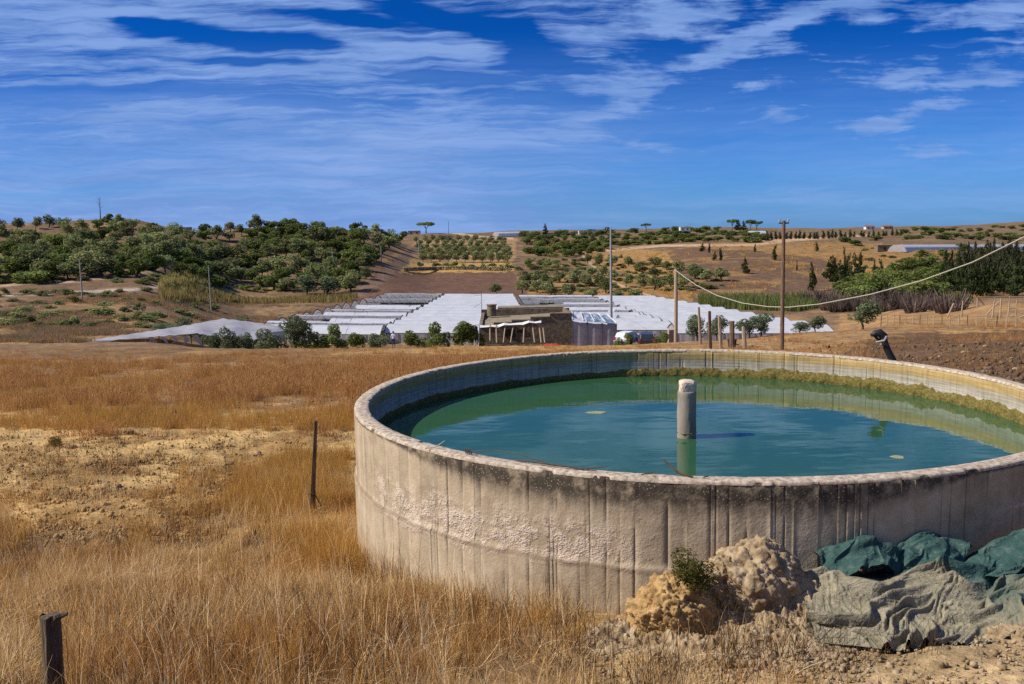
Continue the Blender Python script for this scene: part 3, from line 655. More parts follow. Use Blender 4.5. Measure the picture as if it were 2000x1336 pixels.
# ------------------------------------------------------------------ crumpled tarpaulins (small position based cloth solver)
def drape(corners, nx, ny, ex, ey, base, seed, iters=300, bend=.05, grav=.00010, crumple=.22, far=.10):
    """corners: near-left, near-right, far-right, far-left footprint (x, y). A sheet ex, ey times longer than its footprint is squeezed in from its
    full size while it lies on the heap, so it buckles into creases"""
    rng = np.random.default_rng(seed); c = np.array(corners, float)
    s, t = np.meshgrid(np.linspace(0, 1, nx), np.linspace(0, 1, ny)); s = s[..., None]; t = t[..., None]
    xy = (1 - s) * (1 - t) * c[0] + s * (1 - t) * c[1] + s * t * c[2] + (1 - s) * t * c[3]
    S, T = s[..., 0], t[..., 0]; sz = np.linalg.norm(c[1] - c[0])
    wv = np.stack([fbm(S * 4 + seed, T * 3, 3, seed + 31) - .5, fbm(S * 4 + seed, T * 3, 3, seed + 37) - .5], -1) * crumple * sz
    xt = xy + wv; mid = c.mean(0)
    P = np.zeros((ny, nx, 3)); P[..., :2] = mid + (xy - mid) * np.array([ex, ey]) * .97
    P[..., 2] = base(xy[..., 0], xy[..., 1]) + .05 + .02 * rng.random((ny, nx)) + .05 * fbm(S * 9 + seed, T * 7, 3, seed)
    lx = np.linalg.norm(c[1] - c[0]) / (nx - 1) * ex; ly = np.linalg.norm(c[3] - c[0]) / (ny - 1) * ey
    V = np.zeros_like(P)
    def con(a, b, L, k):
        D = P[b] - P[a]; d = np.linalg.norm(D, axis=-1, keepdims=True) + 1e-9; q = D * (k * .5 * (d - L) / d); P[a] += q; P[b] -= q
    sl = slice; start = P[..., :2].copy()
    for it in range(iters):
        V[..., 2] -= grav; V *= .94; P0 = P.copy(); P += V
        q = min(1.0, it / (iters * .7)); tgt = start * (1 - q) + xt * q
        P[..., :2] += (tgt - P[..., :2]) * .10
        for _ in range(3):
            for o in (0, 1):
                n = (nx - o) // 2 * 2; con((sl(None), sl(o, o + n, 2)), (sl(None), sl(o + 1, o + n, 2)), lx, .95)
                n = (ny - o) // 2 * 2; con((sl(o, o + n, 2), sl(None)), (sl(o + 1, o + n, 2), sl(None)), ly, .95)
            con((sl(None), sl(0, nx - 2)), (sl(None), sl(2, nx)), lx * 2, bend * .25); con((sl(0, ny - 2), sl(None)), (sl(2, ny), sl(None)), ly * 2, bend * .25)
            con((sl(None), sl(0, nx - 6)), (sl(None), sl(6, nx)), lx * 5.6, far * .16); con((sl(0, ny - 6), sl(None)), (sl(6, ny), sl(None)), ly * 5.6, far * .16)
            con((sl(0, ny - 1), sl(0, nx - 1)), (sl(1, ny), sl(1, nx)), math.hypot(lx, ly), .06); con((sl(0, ny - 1), sl(1, nx)), (sl(1, ny), sl(0, nx - 1)), math.hypot(lx, ly), .06)
        b = base(P[..., 0], P[..., 1]) + .008; P[..., 2] = np.maximum(P[..., 2], b)
        hi = b + .26; P[..., 2] = np.where(P[..., 2] > hi, hi + (P[..., 2] - hi) * .8, P[..., 2])
        V = (P - P0) * .85
    return P
def fabric(name, dusty):
    m = bpy.data.materials.new(name); m.use_nodes = True; t = NT(m.node_tree)
    out = t.new('ShaderNodeOutputMaterial'); b = t.new('ShaderNodeBsdfPrincipled'); t.l.new(b.outputs[0], out.inputs[0])
    P = t.pos(); n = t.noise(P, 2.3, 5, .6); f = t.noise(P, 11, 6, .7)
    g = t.attr('green', 'Fac')
    k = t.step(t.add(g, t.add(t.mul(t.sub(n, .5), .9), t.mul(t.sub(f, .5), .6))), .30, .72)
    dust = t.ramp(f, [(.3, (.13, .115, .075)), (.55, (.27, .235, .155)), (.8, (.37, .325, .23))]); grn = t.ramp(f, [(.25, (.014, .046, .041)), (.55, (.040, .086, .075)), (.8, (.16, .185, .15))])
    t.put(b.inputs['Base Color'], t.mix(k, dust, grn)); b.inputs['Roughness'].default_value = .8; b.inputs['Specular IOR Level'].default_value = .25
    t.put(b.inputs['Normal'], t.bump(t.add(t.mul(f, .6), t.mul(t.m('ABSOLUTE', t.sub(t.noise(t.map(P, (1.0, 2.2, 1.6)), 9.0, 3, .5, 1.2), .5)), 3.0)), .5, .025))
    return m
M_TARP = fabric('dusty_green_tarpaulin', 1)
def heap(pts):
    def fn(x, y):
        g = hgt(x, y, False); z = g
        for (cx, cy, rx, ry, h) in pts:
            z = np.maximum(z, g + h * np.exp(-((x - cx) / rx) ** 2 - ((y - cy) / ry) ** 2))
        return z
    return fn
def build_tarps():
    def xy(px, d): r = ray(px, 1180); return (r[0] * d, d)
    a = xy(1840, 6.1); b = xy(1680, 6.0); c = xy(1960, 6.0)
    base = heap([(b[0], b[1] + .34, .60, .42, .34), (a[0], a[1] + .36, .65, .42, .34), (c[0] + .3, c[1] + .25, .5, .5, .26)])
    nx, ny = 170, 96
    P = drape([xy(1605, 5.62), xy(2080, 5.52), xy(2090, 6.5), xy(1572, 6.62)], nx, ny, 1.48, 1.5, base, 9)
    me = npmesh('tarpaulin', P.reshape(-1, 3), gridq(ny, nx), M_TARP, True)
    s, t = np.meshgrid(np.linspace(0, 1, nx), np.linspace(0, 1, ny))
    vcol(me, 'green', np.clip(-.02 + .8 * sstep(t, .66, .95) + .62 * sstep(s + .45 * t, .6, 1.1) - .15 * sstep(t, .3, .0), 0, 1).ravel())
    o = link('tarpaulin', me)
    tag(o, 'big crumpled dust-covered green tarpaulin heaped beside the clay mound', 'tarpaulin')
    base2 = heap([(xy(2010, 6.85)[0], 6.75, .65, .35, .62), (xy(1900, 6.7)[0], 6.6, .3, .3, .42)])
    nx, ny = 80, 50
    P = drape([xy(1868, 6.35), xy(2100, 6.3), xy(2110, 7.0), xy(1885, 6.78)], nx, ny, 1.32, 1.35, base2, 11)
    me = npmesh('tarpaulin', P.reshape(-1, 3), gridq(ny, nx), M_TARP, True); vcol(me, 'green', np.full(nx * ny, .95))
    o = link('tarpaulin', me); md = o.modifiers.new('s', 'SUBSURF'); md.levels = 1; md.render_levels = 1; md = o.modifiers.new('t', 'SOLIDIFY'); md.thickness = .004
    tag(o, 'clean dark green tarpaulin bundled high against the cistern wall', 'tarpaulin')
    # strips of the same sheet tucked along the wall
    for k, (p0, p1, d, lab) in enumerate([(1590, 1760, 6.62, 'green strip of tarpaulin tucked along the wall left of the bundle'), (1730, 1880, 6.72, 'dark green fold of tarpaulin lying along the wall beside the bundle')]):
        bs = heap([(xy((p0 + p1) / 2, d)[0], d, .5, .3, .56)]); nx, ny = 60, 24
        P = drape([xy(p0, d - .22), xy(p1, d - .22), xy(p1, d + .06), xy(p0, d + .04)], nx, ny, 1.25, 1.6, bs, 20 + k, 160)
        me = npmesh('tarpaulin', P.reshape(-1, 3), gridq(ny, nx), M_TARP, True); vcol(me, 'green', np.full(nx * ny, .9))
        o = link('tarpaulin', me); md = o.modifiers.new('s', 'SUBSURF'); md.levels = 1; md.render_levels = 1; tag(o, lab, 'tarpaulin')
build_tarps()

# ------------------------------------------------------------------ stakes and the pipe
def rough_post(name, base, top, r0, r1, mat, n=9, seed=1, segs=8, lump=.16):
    """a tapered uneven timber from base to top"""
    A, B = Vector(base), Vector(top); rng = random.Random(seed); mb = MB(); tn = (B - A).normalized(); ref = Vector((1, 0, 0)); a = tn.cross(ref).normalized(); b = tn.cross(a)
    prof = [1 + rng.uniform(-lump, lump) for _ in range(n)]; dx = dy = 0.0
    for i in range(segs + 1):
        q = i / segs; p = A.lerp(B, q); r = r0 + (r1 - r0) * q; dx += rng.uniform(-.06, .06) * r; dy += rng.uniform(-.06, .06) * r
        for k in range(n):
            w = 2 * math.pi * k / n + q * .25; rr = r * prof[k] * (1 + rng.uniform(-.05, .05)); mb.v.append(tuple(p + a * (math.cos(w) * rr + dx) + b * (math.sin(w) * rr + dy) + tn * (rng.uniform(-.5, .5) * r * .5 if i == segs else 0)))
    for i in range(segs):
        for k in range(n): k2 = (k + 1) % n; mb.f.append((i * n + k, i * n + k2, (i + 1) * n + k2, (i + 1) * n + k))
    mb.f.append(tuple(range(segs * n, segs * n + n)))
    return mb
def fore_stakes():
    d = 5.0; top = at(97, 1203, d); bx = at(97, 1390, d); z0 = H(bx[0], bx[1]) - .3
    root = empty('broken_fence_post', (bx[0], bx[1], z0 + .3), 'short dark broken fence post with splintered top standing in straw', 'fence post')
    mb = rough_post('post', (.03, 0, -.3), (top[0] - bx[0], 0, top[2] - z0 - .3), .052, .046, M_POST, 11, 5, 9, .22); mb.build('post', M_POST, root)
    sp = MB(); tx, tz = top[0] - bx[0], top[2] - z0 - .3
    sp.tube([(tx + .01, 0, tz - .05), (tx + .05, -.01, tz - .002), (tx + .105, 0, tz + .012)], [.034, .022, .010], 7); sp.build('splinter', M_POST, root)
    sp = MB().tube([(tx - .05, -.05, tz - .42), (tx + .0, -.06, tz - .41), (tx + .06, -.02, tz - .39)], .004, 5); sp.build('wire_loop', M_WIRE, root)
    g = gnd(607, 1003, 8, 30); top = at(617, 822, g[1]); L = Vector((top[0] - g[0], 0, top[2] - g[2]))
    root = empty('stake', g, 'thin weathered wooden stake standing in dry grass left of cistern', 'stake')
    rough_post('shaft', (0, 0, -.3), L, .042, .022, M_POST, 8, 8, 12, .2).build('shaft', M_POST, root)
    q = L * .22; MB().tube([q + Vector((-.05, -.03, 0)), q + Vector((0, -.052, .01)), q + Vector((.05, -.03, -.005)), q + Vector((.09, -.02, -.10)), q + Vector((.14, -.02, -.22))], .009, 6).build('rope_tie', M_TWIG, root)
fore_stakes()
def filler_pipe():
    u = ray(1745, 700); d = 13.35; b = np.array([u[0] * d, d]); z0 = H(b[0], b[1]); g = (b[0], b[1], z0)
    root = empty('filler_pipe', g, 'bent black filler pipe with a hooked rubber end rising behind the cistern rim', 'pipe')
    P = lambda px, py: Vector(at(px, py, d)) - Vector(g)
    stem = [Vector((.05, 0, -.2)), P(1752, 760), P(1743, 702), P(1733, 683), P(1728, 668), P(1722, 660)]
    MB().tube(stem, [.062, .060, .056, .052, .048, .046], 12).build('stem', M_PIPE, root, True)
    MB().tube([P(1727, 667), P(1725, 656), P(1718, 650), P(1709, 651), P(1701, 655)], [.048, .064, .062, .046, .022], 12).build('hooked_end', M_PIPE, root, True)
    MB().tube([P(1710, 668) + Vector((0, -.02, 0)), P(1722, 664) + Vector((0, -.09, 0)), P(1728, 656) + Vector((0, -.06, 0))], [.012, .02, .012], 6).build('strap', simple('grey_strap', [(.25, .25, .25), (.4, .4, .4)]), root)
    MB().tube([P(1703, 652), P(1712, 660), P(1720, 668)], [.014, .024, .02], 6).build('torn_flap', M_PIPE, root)
filler_pipe()
# ------------------------------------------------------------------ dry grass (uncountable: geometry-node instances of tufts)
def grass_material(name, cols, var=.7, trans=.35):
    m = bpy.data.materials.new(name); m.use_nodes = True; t = NT(m.node_tree)
    out = t.new('ShaderNodeOutputMaterial'); b = t.new('ShaderNodeBsdfDiffuse'); r = t.rnd()
    c = t.ramp(r, [(i / (len(cols) - 1), q) for i, q in enumerate(cols)])
    v = t.attr('shade', 'Fac'); c = t.mix(1.0, c, t.ramp(v, [(0, (.55,) * 3), (1, (1.45,) * 3)]), 'MULTIPLY')
    t.put(b.inputs[0], c); tr = t.new('ShaderNodeBsdfTranslucent'); t.put(tr.inputs[0], c); mx = t.new('ShaderNodeMixShader'); mx.inputs[0].default_value = trans
    t.l.new(b.outputs[0], mx.inputs[1]); t.l.new(tr.outputs[0], mx.inputs[2]); t.l.new(mx.outputs[0], out.inputs[0])
    return m
def tuft(name, n, h, spread, width, bendy, mat, seed, segs=3, heads=.3):
    rng = np.random.default_rng(seed); V = []; Fc = []; S = []
    for k in range(n):
        a = rng.uniform(0, 2 * math.pi); r = spread * math.sqrt(rng.random()); L = h * rng.uniform(.45, 1.15); lean = rng.normal(0, bendy); b2 = rng.normal(0, bendy * .9); az = rng.uniform(0, 2 * math.pi); wd = width * rng.uniform(.6, 1.3); sh = rng.random()
        p = np.array([r * math.cos(a), r * math.sin(a), -.02]); wa = rng.uniform(0, math.pi); wv = np.array([math.cos(wa), math.sin(wa), 0]); i0 = len(V); t = lean
        for i in range(segs + 1):
            q = i / segs; w = wd * (1 - q * .75); V.append(p - wv * w / 2); V.append(p + wv * w / 2); S += [sh, sh]
            t += b2 / segs; st = L / segs; p = p + np.array([math.sin(t) * math.cos(az), math.sin(t) * math.sin(az), math.cos(t)]) * st
        for i in range(segs): j = i0 + 2 * i; Fc.append((j, j + 1, j + 3, j + 2))
        if rng.random() < heads:
            e = V[-1]; j = len(V); hw = wd * rng.uniform(1.6, 3.2); hl = hw * 3; V += [e - wv * hw / 2, e + wv * hw / 2, e + np.array([wv[1] * hw * .3, -wv[0] * hw * .3, hl])]; S += [min(1, sh + .2)] * 3; Fc.append((j, j + 1, j + 2))
    me = pymesh(name, V, Fc, mat); vcol(me, 'shade', np.array(S)); return me
def scatter(name, label, cat, X, Y, Z, scale, tufts, seed):
    """one object: a point mesh whose points carry random tufts"""
    rng = np.random.default_rng(seed); n = len(X)
    me = bpy.data.meshes.new(name); me.vertices.add(n); me.vertices.foreach_set('co', np.c_[X, Y, Z].astype(np.float32).ravel())
    for nm, dat in (('size', scale), ('turn', rng.uniform(0, 6.283, n))):
        a = me.attributes.new(nm, 'FLOAT', 'POINT'); a.data.foreach_set('value', np.asarray(dat, np.float32))
    o = link(name, me); tag(o, label, cat, kind='stuff')
    lib = bpy.data.collections.new(name + '_tufts')
    for i, tm in enumerate(tufts): lib.objects.link(bpy.data.objects.new('%s_tuft_%d' % (name, i), tm))
    g = bpy.data.node_groups.new(name, 'GeometryNodeTree'); g.interface.new_socket('Geometry', in_out='INPUT', socket_type='NodeSocketGeometry'); g.interface.new_socket('Geometry', in_out='OUTPUT', socket_type='NodeSocketGeometry')
    N = g.nodes; L = g.links; gi = N.new('NodeGroupInput'); go = N.new('NodeGroupOutput'); mp = N.new('GeometryNodeMeshToPoints'); ip = N.new('GeometryNodeInstanceOnPoints'); ci = N.new('GeometryNodeCollectionInfo')
    ci.inputs[0].default_value = lib; ci.inputs['Separate Children'].default_value = True; ci.inputs['Reset Children'].default_value = True
    def na(nm): q = N.new('GeometryNodeInputNamedAttribute'); q.data_type = 'FLOAT'; q.inputs[0].default_value = nm; return q.outputs[0]
    cx = N.new('ShaderNodeCombineXYZ'); L.new(na('turn'), cx.inputs[2]); e2r = N.new('FunctionNodeEulerToRotation'); L.new(cx.outputs[0], e2r.inputs[0])
    L.new(gi.outputs[0], mp.inputs[0]); L.new(mp.outputs[0], ip.inputs['Points']); L.new(ci.outputs[0], ip.inputs['Instance']); ip.inputs['Pick Instance'].default_value = True
    L.new(e2r.outputs[0], ip.inputs['Rotation']); L.new(na('size'), ip.inputs['Scale']); L.new(ip.outputs[0], go.inputs[0])
    md = o.modifiers.new('scatter', 'NODES'); md.node_group = g
    return o
M_GR1 = grass_material('straw_blades', [(.42, .235, .080), (.57, .350, .135), (.68, .465, .215), (.74, .55, .30), (.50, .295, .105)])
M_GR6 = grass_material('brown_blades', [(.30, .14, .042), (.46, .225, .065), (.58, .315, .105), (.38, .18, .055)])
M_GR7 = grass_material('bleached_stems', [(.64, .45, .22), (.74, .55, .30), (.82, .66, .41)])
M_GR8 = grass_material('mauve_weeds', [(.21, .135, .09), (.30, .195, .12), (.38, .26, .15), (.19, .17, .075)])
M_GR2 = grass_material('golden_blades', [(.40, .21, .045), (.55, .30, .07), (.50, .28, .08), (.60, .38, .13)])
M_GR3 = grass_material('russet_blades', [(.30, .14, .052), (.46, .23, .080), (.58, .335, .13), (.36, .175, .065)])
M_GR4 = grass_material('dark_dead_stalks', [(.05, .032, .02), (.10, .062, .036), (.16, .10, .055)])
M_GR5 = grass_material('green_weed', [(.06, .085, .02), (.10, .12, .035), (.13, .14, .05)])
def keep_out(X, Y): return np.hypot(X - TCX, Y - TCY) > TR + .03
def field(n, x0, x1, y0, y1, dens, seed, dmin, dmax):
    rng = np.random.default_rng(seed); px = rng.uniform(x0, x1, n); py = rng.uniform(y0, y1, n)
    X, Y, Z, ok = gnd_many(px, py, dmin, dmax); ok &= keep_out(X, Y) & (rng.random(n) < dens(px, py, X, Y))
    return X[ok], Y[ok], Z[ok], px[ok], py[ok]
def build_grass():
    rng = np.random.default_rng(77)
    # bare strip of yellow soil on the left middle
    BARE = [(-50, 815), (250, 800), (720, 770), (720, 870), (620, 890), (500, 930), (410, 1090), (40, 1110), (20, 990), (-50, 970)]
    def near(px, py, X, Y):
        n = fbm(X * 1.1, Y * 1.1, 4, 91); v = .22 + .78 * sstep(n, .36, .52); v = np.where(inpoly(px + (n - .5) * 160, py + (n - .5) * 80, BARE), v * .07, v); v = np.where(inpoly(px, py, [(50, 1195), (140, 1195), (160, 1700), (30, 1700)]), 0, v)
        v = np.where((px > 1130) & (py > 1120), v * .16 * sstep(n, .40, .6), v); v = np.where((px > 1560) & (py < 1330), 0, v)
        return v
    t1 = [tuft('straw_tuft', 30, .40, .17, .0068, 1.0, M_GR1, s, 6, .0) for s in (1, 2, 3, 4, 5)]
    t1b = [tuft('brown_tuft', 28, .40, .17, .0066, .9, M_GR6, s, 6, .0) for s in (31, 32, 33)]
    t1c = [tuft('stem_tuft', 5, .60, .2, .0072, .95, M_GR7, s, 8, .0) for s in (35, 36, 37, 38)]
    t2 = [tuft('golden_tuft', 46, .38, .13, .0045, .45, M_GR2, s, 4, .0) for s in (5, 6, 7)]
    t3 = [tuft('russet_tuft', 40, .42, .16, .0080, .55, M_GR3, s, 3, .25) for s in (8, 9, 10)]
    t4 = [tuft('stalk_tuft', 9, .5, .12, .006, .5, M_GR4, s, 5, .0) for s in (11, 12, 13)]
    # near straw: sampled in ground space
    n = 34000; d = 3.6 + 12.4 * rng.random(n) ** .8; u = rng.uniform(-.66, .66, n); X = u * d; Y = d; Z = hgt(X, Y); px, py = proj(X, Y, Z)
    ok = keep_out(X, Y) & (rng.random(n) < near(px, py, X, Y)); X, Y, Z = X[ok], Y[ok], Z[ok]
    hn = fbm(X * .8, Y * .8, 3, 95); tone = fbm(X * .55, Y * .55, 4, 195) + rng.normal(0, .06, len(X)); sc = rng.uniform(.5, 1.05, len(X)) * (.20 + 1.15 * hn ** 1.4); brown = tone > .50
    scatter('dry_straw', 'tangled pale dry straw covering the ground in front of the cistern', 'grass', X[~brown], Y[~brown], Z[~brown], sc[~brown], t1, 1)
    scatter('brown_grass', 'brown dry grass in patches through the pale straw', 'grass', X[brown], Y[brown], Z[brown], sc[brown] * 1.1, t1b, 11)
    k = rng.random(len(X)) < .22
    scatter('bleached_stems', 'long bleached stems arching over the straw in front of the cistern', 'grass', X[k], Y[k], Z[k], rng.uniform(.45, .9, k.sum()), t1c, 12)
    n = 26000; d = 4 + 14 * rng.random(n); u = rng.uniform(-.6, .12, n); X = u * d; Y = d; Z = hgt(X, Y); px, py = proj(X, Y, Z); nn = fbm(X * .8, Y * .8, 3, 99); nb = fbm(X * 1.6, Y * 1.6, 3, 199)
    gm = inpoly(px + (nn - .5) * 260 + (nb - .5) * 200, py + (nn - .5) * 60 + (nb - .5) * 90, [(430, 880), (700, 820), (720, 1130), (640, 1120), (380, 1010), (300, 1000)]) * .75 + inpoly(px, py, [(-20, 960), (330, 1010), (300, 1100), (-20, 1060)]) * .12 + .02
    gm = np.where(inpoly(px + (nn - .5) * 120 + (nb - .5) * 120, py + (nb - .5) * 60, BARE), gm * .05, gm)
    ok = keep_out(X, Y) & (rng.random(n) < gm * sstep(nn, .3, .5)); X, Y, Z = X[ok], Y[ok], Z[ok]
    scatter('golden_grass', 'tall golden dry grass growing between the stake and the cistern', 'grass', X, Y, Z, rng.uniform(.45, 1.15, len(X)), t2, 2)
    # russet grass of the field behind
    def dn(px, py, X, Y):
        n = fbm(X * .28, Y * .28, 4, 101) + (fbm(X * 1.3, Y * 1.3, 2, 103) - .5) * .25; v = (sstep(n, .42, .60) + .05) * (1 - .8 * sstep(py + (n - .5) * 120, 770, 820)); v = np.where(inpoly(px + (n - .5) * 200, py + (n - .5) * 50, BARE), v * .12, v)
        v = np.where(inpoly(px, py, [(0, 668), (330, 668), (420, 690), (230, 708), (0, 705)]), v * .25, v); v = np.where((px > 1290) & (py < 760), v * .12, v); v = np.where((py < 692) & (px < 780), v * .35 * sstep(n, .5, .6), v); return v
    X, Y, Z, px, py = field(60000, -60, 1700, 664, 860, dn, 6, 13, 80)
    k = 1 + (Y - 14) / 60
    scatter('russet_grass', 'knee-high russet dry grass over the field behind the cistern', 'grass', X, Y, Z, rng.uniform(.55, 1.15, len(X)) * np.interp(Y, [13, 25, 45, 60, 80], [.7, 1.25, 1.3, .8, .55]), t3, 3)
    X, Y, Z, px, py = field(22000, -60, 1500, 664, 840, lambda a, b, x, y: .5 * sstep(fbm(x * .3, y * .3, 3, 131), .5, .65), 16, 13, 80)
    scatter('golden_grass', 'golden patches of dry grass over the field behind the cistern', 'grass', X, Y, Z, rng.uniform(.5, 1.1, len(X)) * np.interp(Y, [13, 25, 45, 60, 80], [.6, 1.2, 1.3, .8, .6]), t2, 4)
    # dark dead stalks, near and on the ploughed ground
    n = 8200; d = 3.8 + 30 * rng.random(n) ** 1.5; u = rng.uniform(-.66, .66, n); X = u * d; Y = d; Z = hgt(X, Y); px, py = proj(X, Y, Z); nn = fbm(X * .5, Y * .5, 3, 111)
    ok = keep_out(X, Y) & (rng.random(n) < sstep(nn, .42, .62)) & ~((px > 1150) & (py > 960) & (py < 1225)); X, Y, Z = X[ok], Y[ok], Z[ok]
    scatter('dead_stalks', 'dark dead weed stalks scattered through the dry grass', 'weeds', X, Y, Z, rng.uniform(.4, 1.0, len(X)), t4, 5)
    X, Y, Z, px, py = field(16000, 1480, 2100, 640, 800, lambda a, b, x, y: sstep(fbm(x * .5, y * .5, 3, 121), .4, .6) * np.where(inpoly(a, b, [(1560, 690), (1720, 655), (2300, 640), (2300, 900), (1900, 800), (1560, 700)]), 1, .15), 7, 13, 85)
    scatter('stubble', 'dark flattened stubble on the scorched ground right of the pipe', 'stubble', X, Y, Z, rng.uniform(.25, .6, len(X)), t4 + [t3[0]], 6)
    # low scrub of the valley floor
    t5 = [tuft('scrub_tuft', 70, .55, .9, .045, .85, M_GR8, s, 3, .0) for s in (21, 22, 27)] + [tuft('scrub_tuft', 70, .45, .9, .045, .9, M_GR6, s, 3, .0) for s in (23,)]
    X, Y, Z, px, py = field(11000, -60, 760, 575, 668, lambda a, b, x, y: sstep(fbm(x * .09, y * .09, 3, 141) + (fbm(x * .5, y * .5, 2, 143) - .5) * .2, .44, .60), 8, 96, 240)
    scatter('valley_weeds', 'dry brown weeds over the fallow valley floor behind the crest', 'weeds', X, Y, Z, rng.uniform(.5, 1.2, len(X)), t5, 7)
    t6 = [tuft('hill_tuft', 40, .6, .8, .06, .5, M_GR2, s, 2, .2) for s in (25, 26)]
    X, Y, Z, px, py = field(9000, 1040, 2050, 462, 600, lambda a, b, x, y: sstep(fbm(x * .05, y * .05, 3, 151), .48, .66) * .4, 9, 200, 560)
    scatter('hill_grass', 'golden dry grass on the bare far hillside', 'grass', X, Y, Z, rng.uniform(.5, 1.3, len(X)), t6, 8)
    X, Y, Z, px, py = field(5000, 1480, 2080, 600, 668, lambda a, b, x, y: .8 * sstep(fbm(x * .2, y * .2, 3, 161), .45, .6), 19, 55, 115)
    scatter('mound_grass', 'dry brown grass around the thin fence on the right', 'grass', X, Y, Z, rng.uniform(.5, 1.0, len(X)), t3, 13)
    # clods on the bare soil and the stubble ground
    X, Y, Z, px, py = field(7200, -40, 760, 775, 1100, lambda a, b, x, y: np.where(inpoly(a + (fbm(x, y, 2, 7) - .5) * 120, b, BARE), 1.0, .05), 27, 9, 40)
    s = rng.choice([.010, .017, .027, .042], len(X), p=[.42, .36, .18, .04]) * rng.uniform(.8, 1.2, len(X))
    lumps('soil_clods', 'crumbly clods of yellow soil on the bare patch', 'soil', M_SOILC, np.c_[X, Y, Z + s * .3], s, 5)
    t7 = [tuft('low_tuft', 26, .13, .10, .006, .9, m, s, 3, .1) for s, m in ((41, M_GR4), (42, M_GR6), (43, M_GR4))]
    X, Y, Z, px, py = field(3000, -40, 760, 775, 1100, lambda a, b, x, y: sstep(fbm(x * .9, y * .9, 3, 171), .45, .62), 28, 9, 40)
    scatter('low_dead_tufts', 'low dark dead tufts dotted over the bare patch', 'weeds', X, Y, Z, rng.uniform(.6, 1.6, len(X)), t7, 14)
    X, Y, Z, px, py = field(2600, 1560, 2100, 665, 790, lambda a, b, x, y: np.full(len(a), .8), 29, 13, 80)
    s = rng.choice([.03, .05, .08, .12], len(X), p=[.4, .35, .2, .05])
    lumps('dark_clods', 'dark clods of scorched earth right of the pipe', 'soil', M_DARKC, np.c_[X, Y, Z + s * .3], s, 6)
M_SOILC = simple('yellow_soil', [(.20, .12, .048), (.38, .235, .095), (.52, .345, .155)], 9, 5, .95, .5, .02, .1)
M_DARKC = simple('scorched_soil', [(.05, .032, .022), (.12, .075, .046), (.30, .20, .12)], 2, 5, .95, .5, .02, .1)
build_grass()
# ------------------------------------------------------------------ trees and shrubs
def leaf_mat(name, cols, trans=.4, var=.7):
    if name in MATS: return MATS[name]
    m = bpy.data.materials.new(name); m.use_nodes = True; t = NT(m.node_tree); out = t.new('ShaderNodeOutputMaterial'); b = t.new('ShaderNodeBsdfDiffuse'); tr = t.new('ShaderNodeBsdfTranslucent')
    r = t.rnd(); v = t.attr('shade', 'Fac'); c = t.ramp(v, [(i / (len(cols) - 1), q) for i, q in enumerate(cols)])
    hs = t.new('ShaderNodeHueSaturation'); t.put(hs.inputs['Hue'], t.add(.485, t.mul(r, .03))); t.put(hs.inputs['Value'], t.add(1 - var * .5, t.mul(t.m('FRACT', t.mul(r, 9.7)), var))); t.put(hs.inputs['Color'], c)
    t.put(b.inputs[0], hs.outputs[0]); t.put(tr.inputs[0], hs.outputs[0]); mx = t.new('ShaderNodeMixShader'); mx.inputs[0].default_value = trans
    t.l.new(b.outputs[0], mx.inputs[1]); t.l.new(tr.outputs[0], mx.inputs[2]); t.l.new(mx.outputs[0], out.inputs[0]); MATS[name] = m
    return m
M_OLIVE = leaf_mat('olive_leaves', [(.15, .165, .058), (.235, .25, .098), (.31, .325, .16)])
M_CAROB = leaf_mat('dark_leaves', [(.085, .112, .028), (.15, .185, .050), (.22, .25, .078)])
M_BRIGHT = leaf_mat('bright_leaves', [(.09, .13, .018), (.15, .20, .032), (.21, .26, .06)])
M_GREY = leaf_mat('silver_leaves', [(.10, .125, .052), (.165, .19, .095), (.23, .255, .15)])
M_CONI = leaf_mat('conifer_needles', [(.028, .040, .014), (.055, .070, .024), (.085, .10, .038)])
M_DRYB = leaf_mat('grey_twigs', [(.062, .045, .036), (.12, .088, .072), (.18, .14, .115)], .1)
M_REED = leaf_mat('green_reeds', [(.09, .105, .022), (.14, .15, .045), (.20, .20, .08)])
M_REED2 = leaf_mat('yellow_reeds', [(.26, .22, .06), (.38, .31, .10), (.48, .38, .16)])
M_BARK = simple('grey_bark', [(.045, .033, .024), (.10, .078, .058), (.15, .12, .09)], 8, 4, .95, .5)
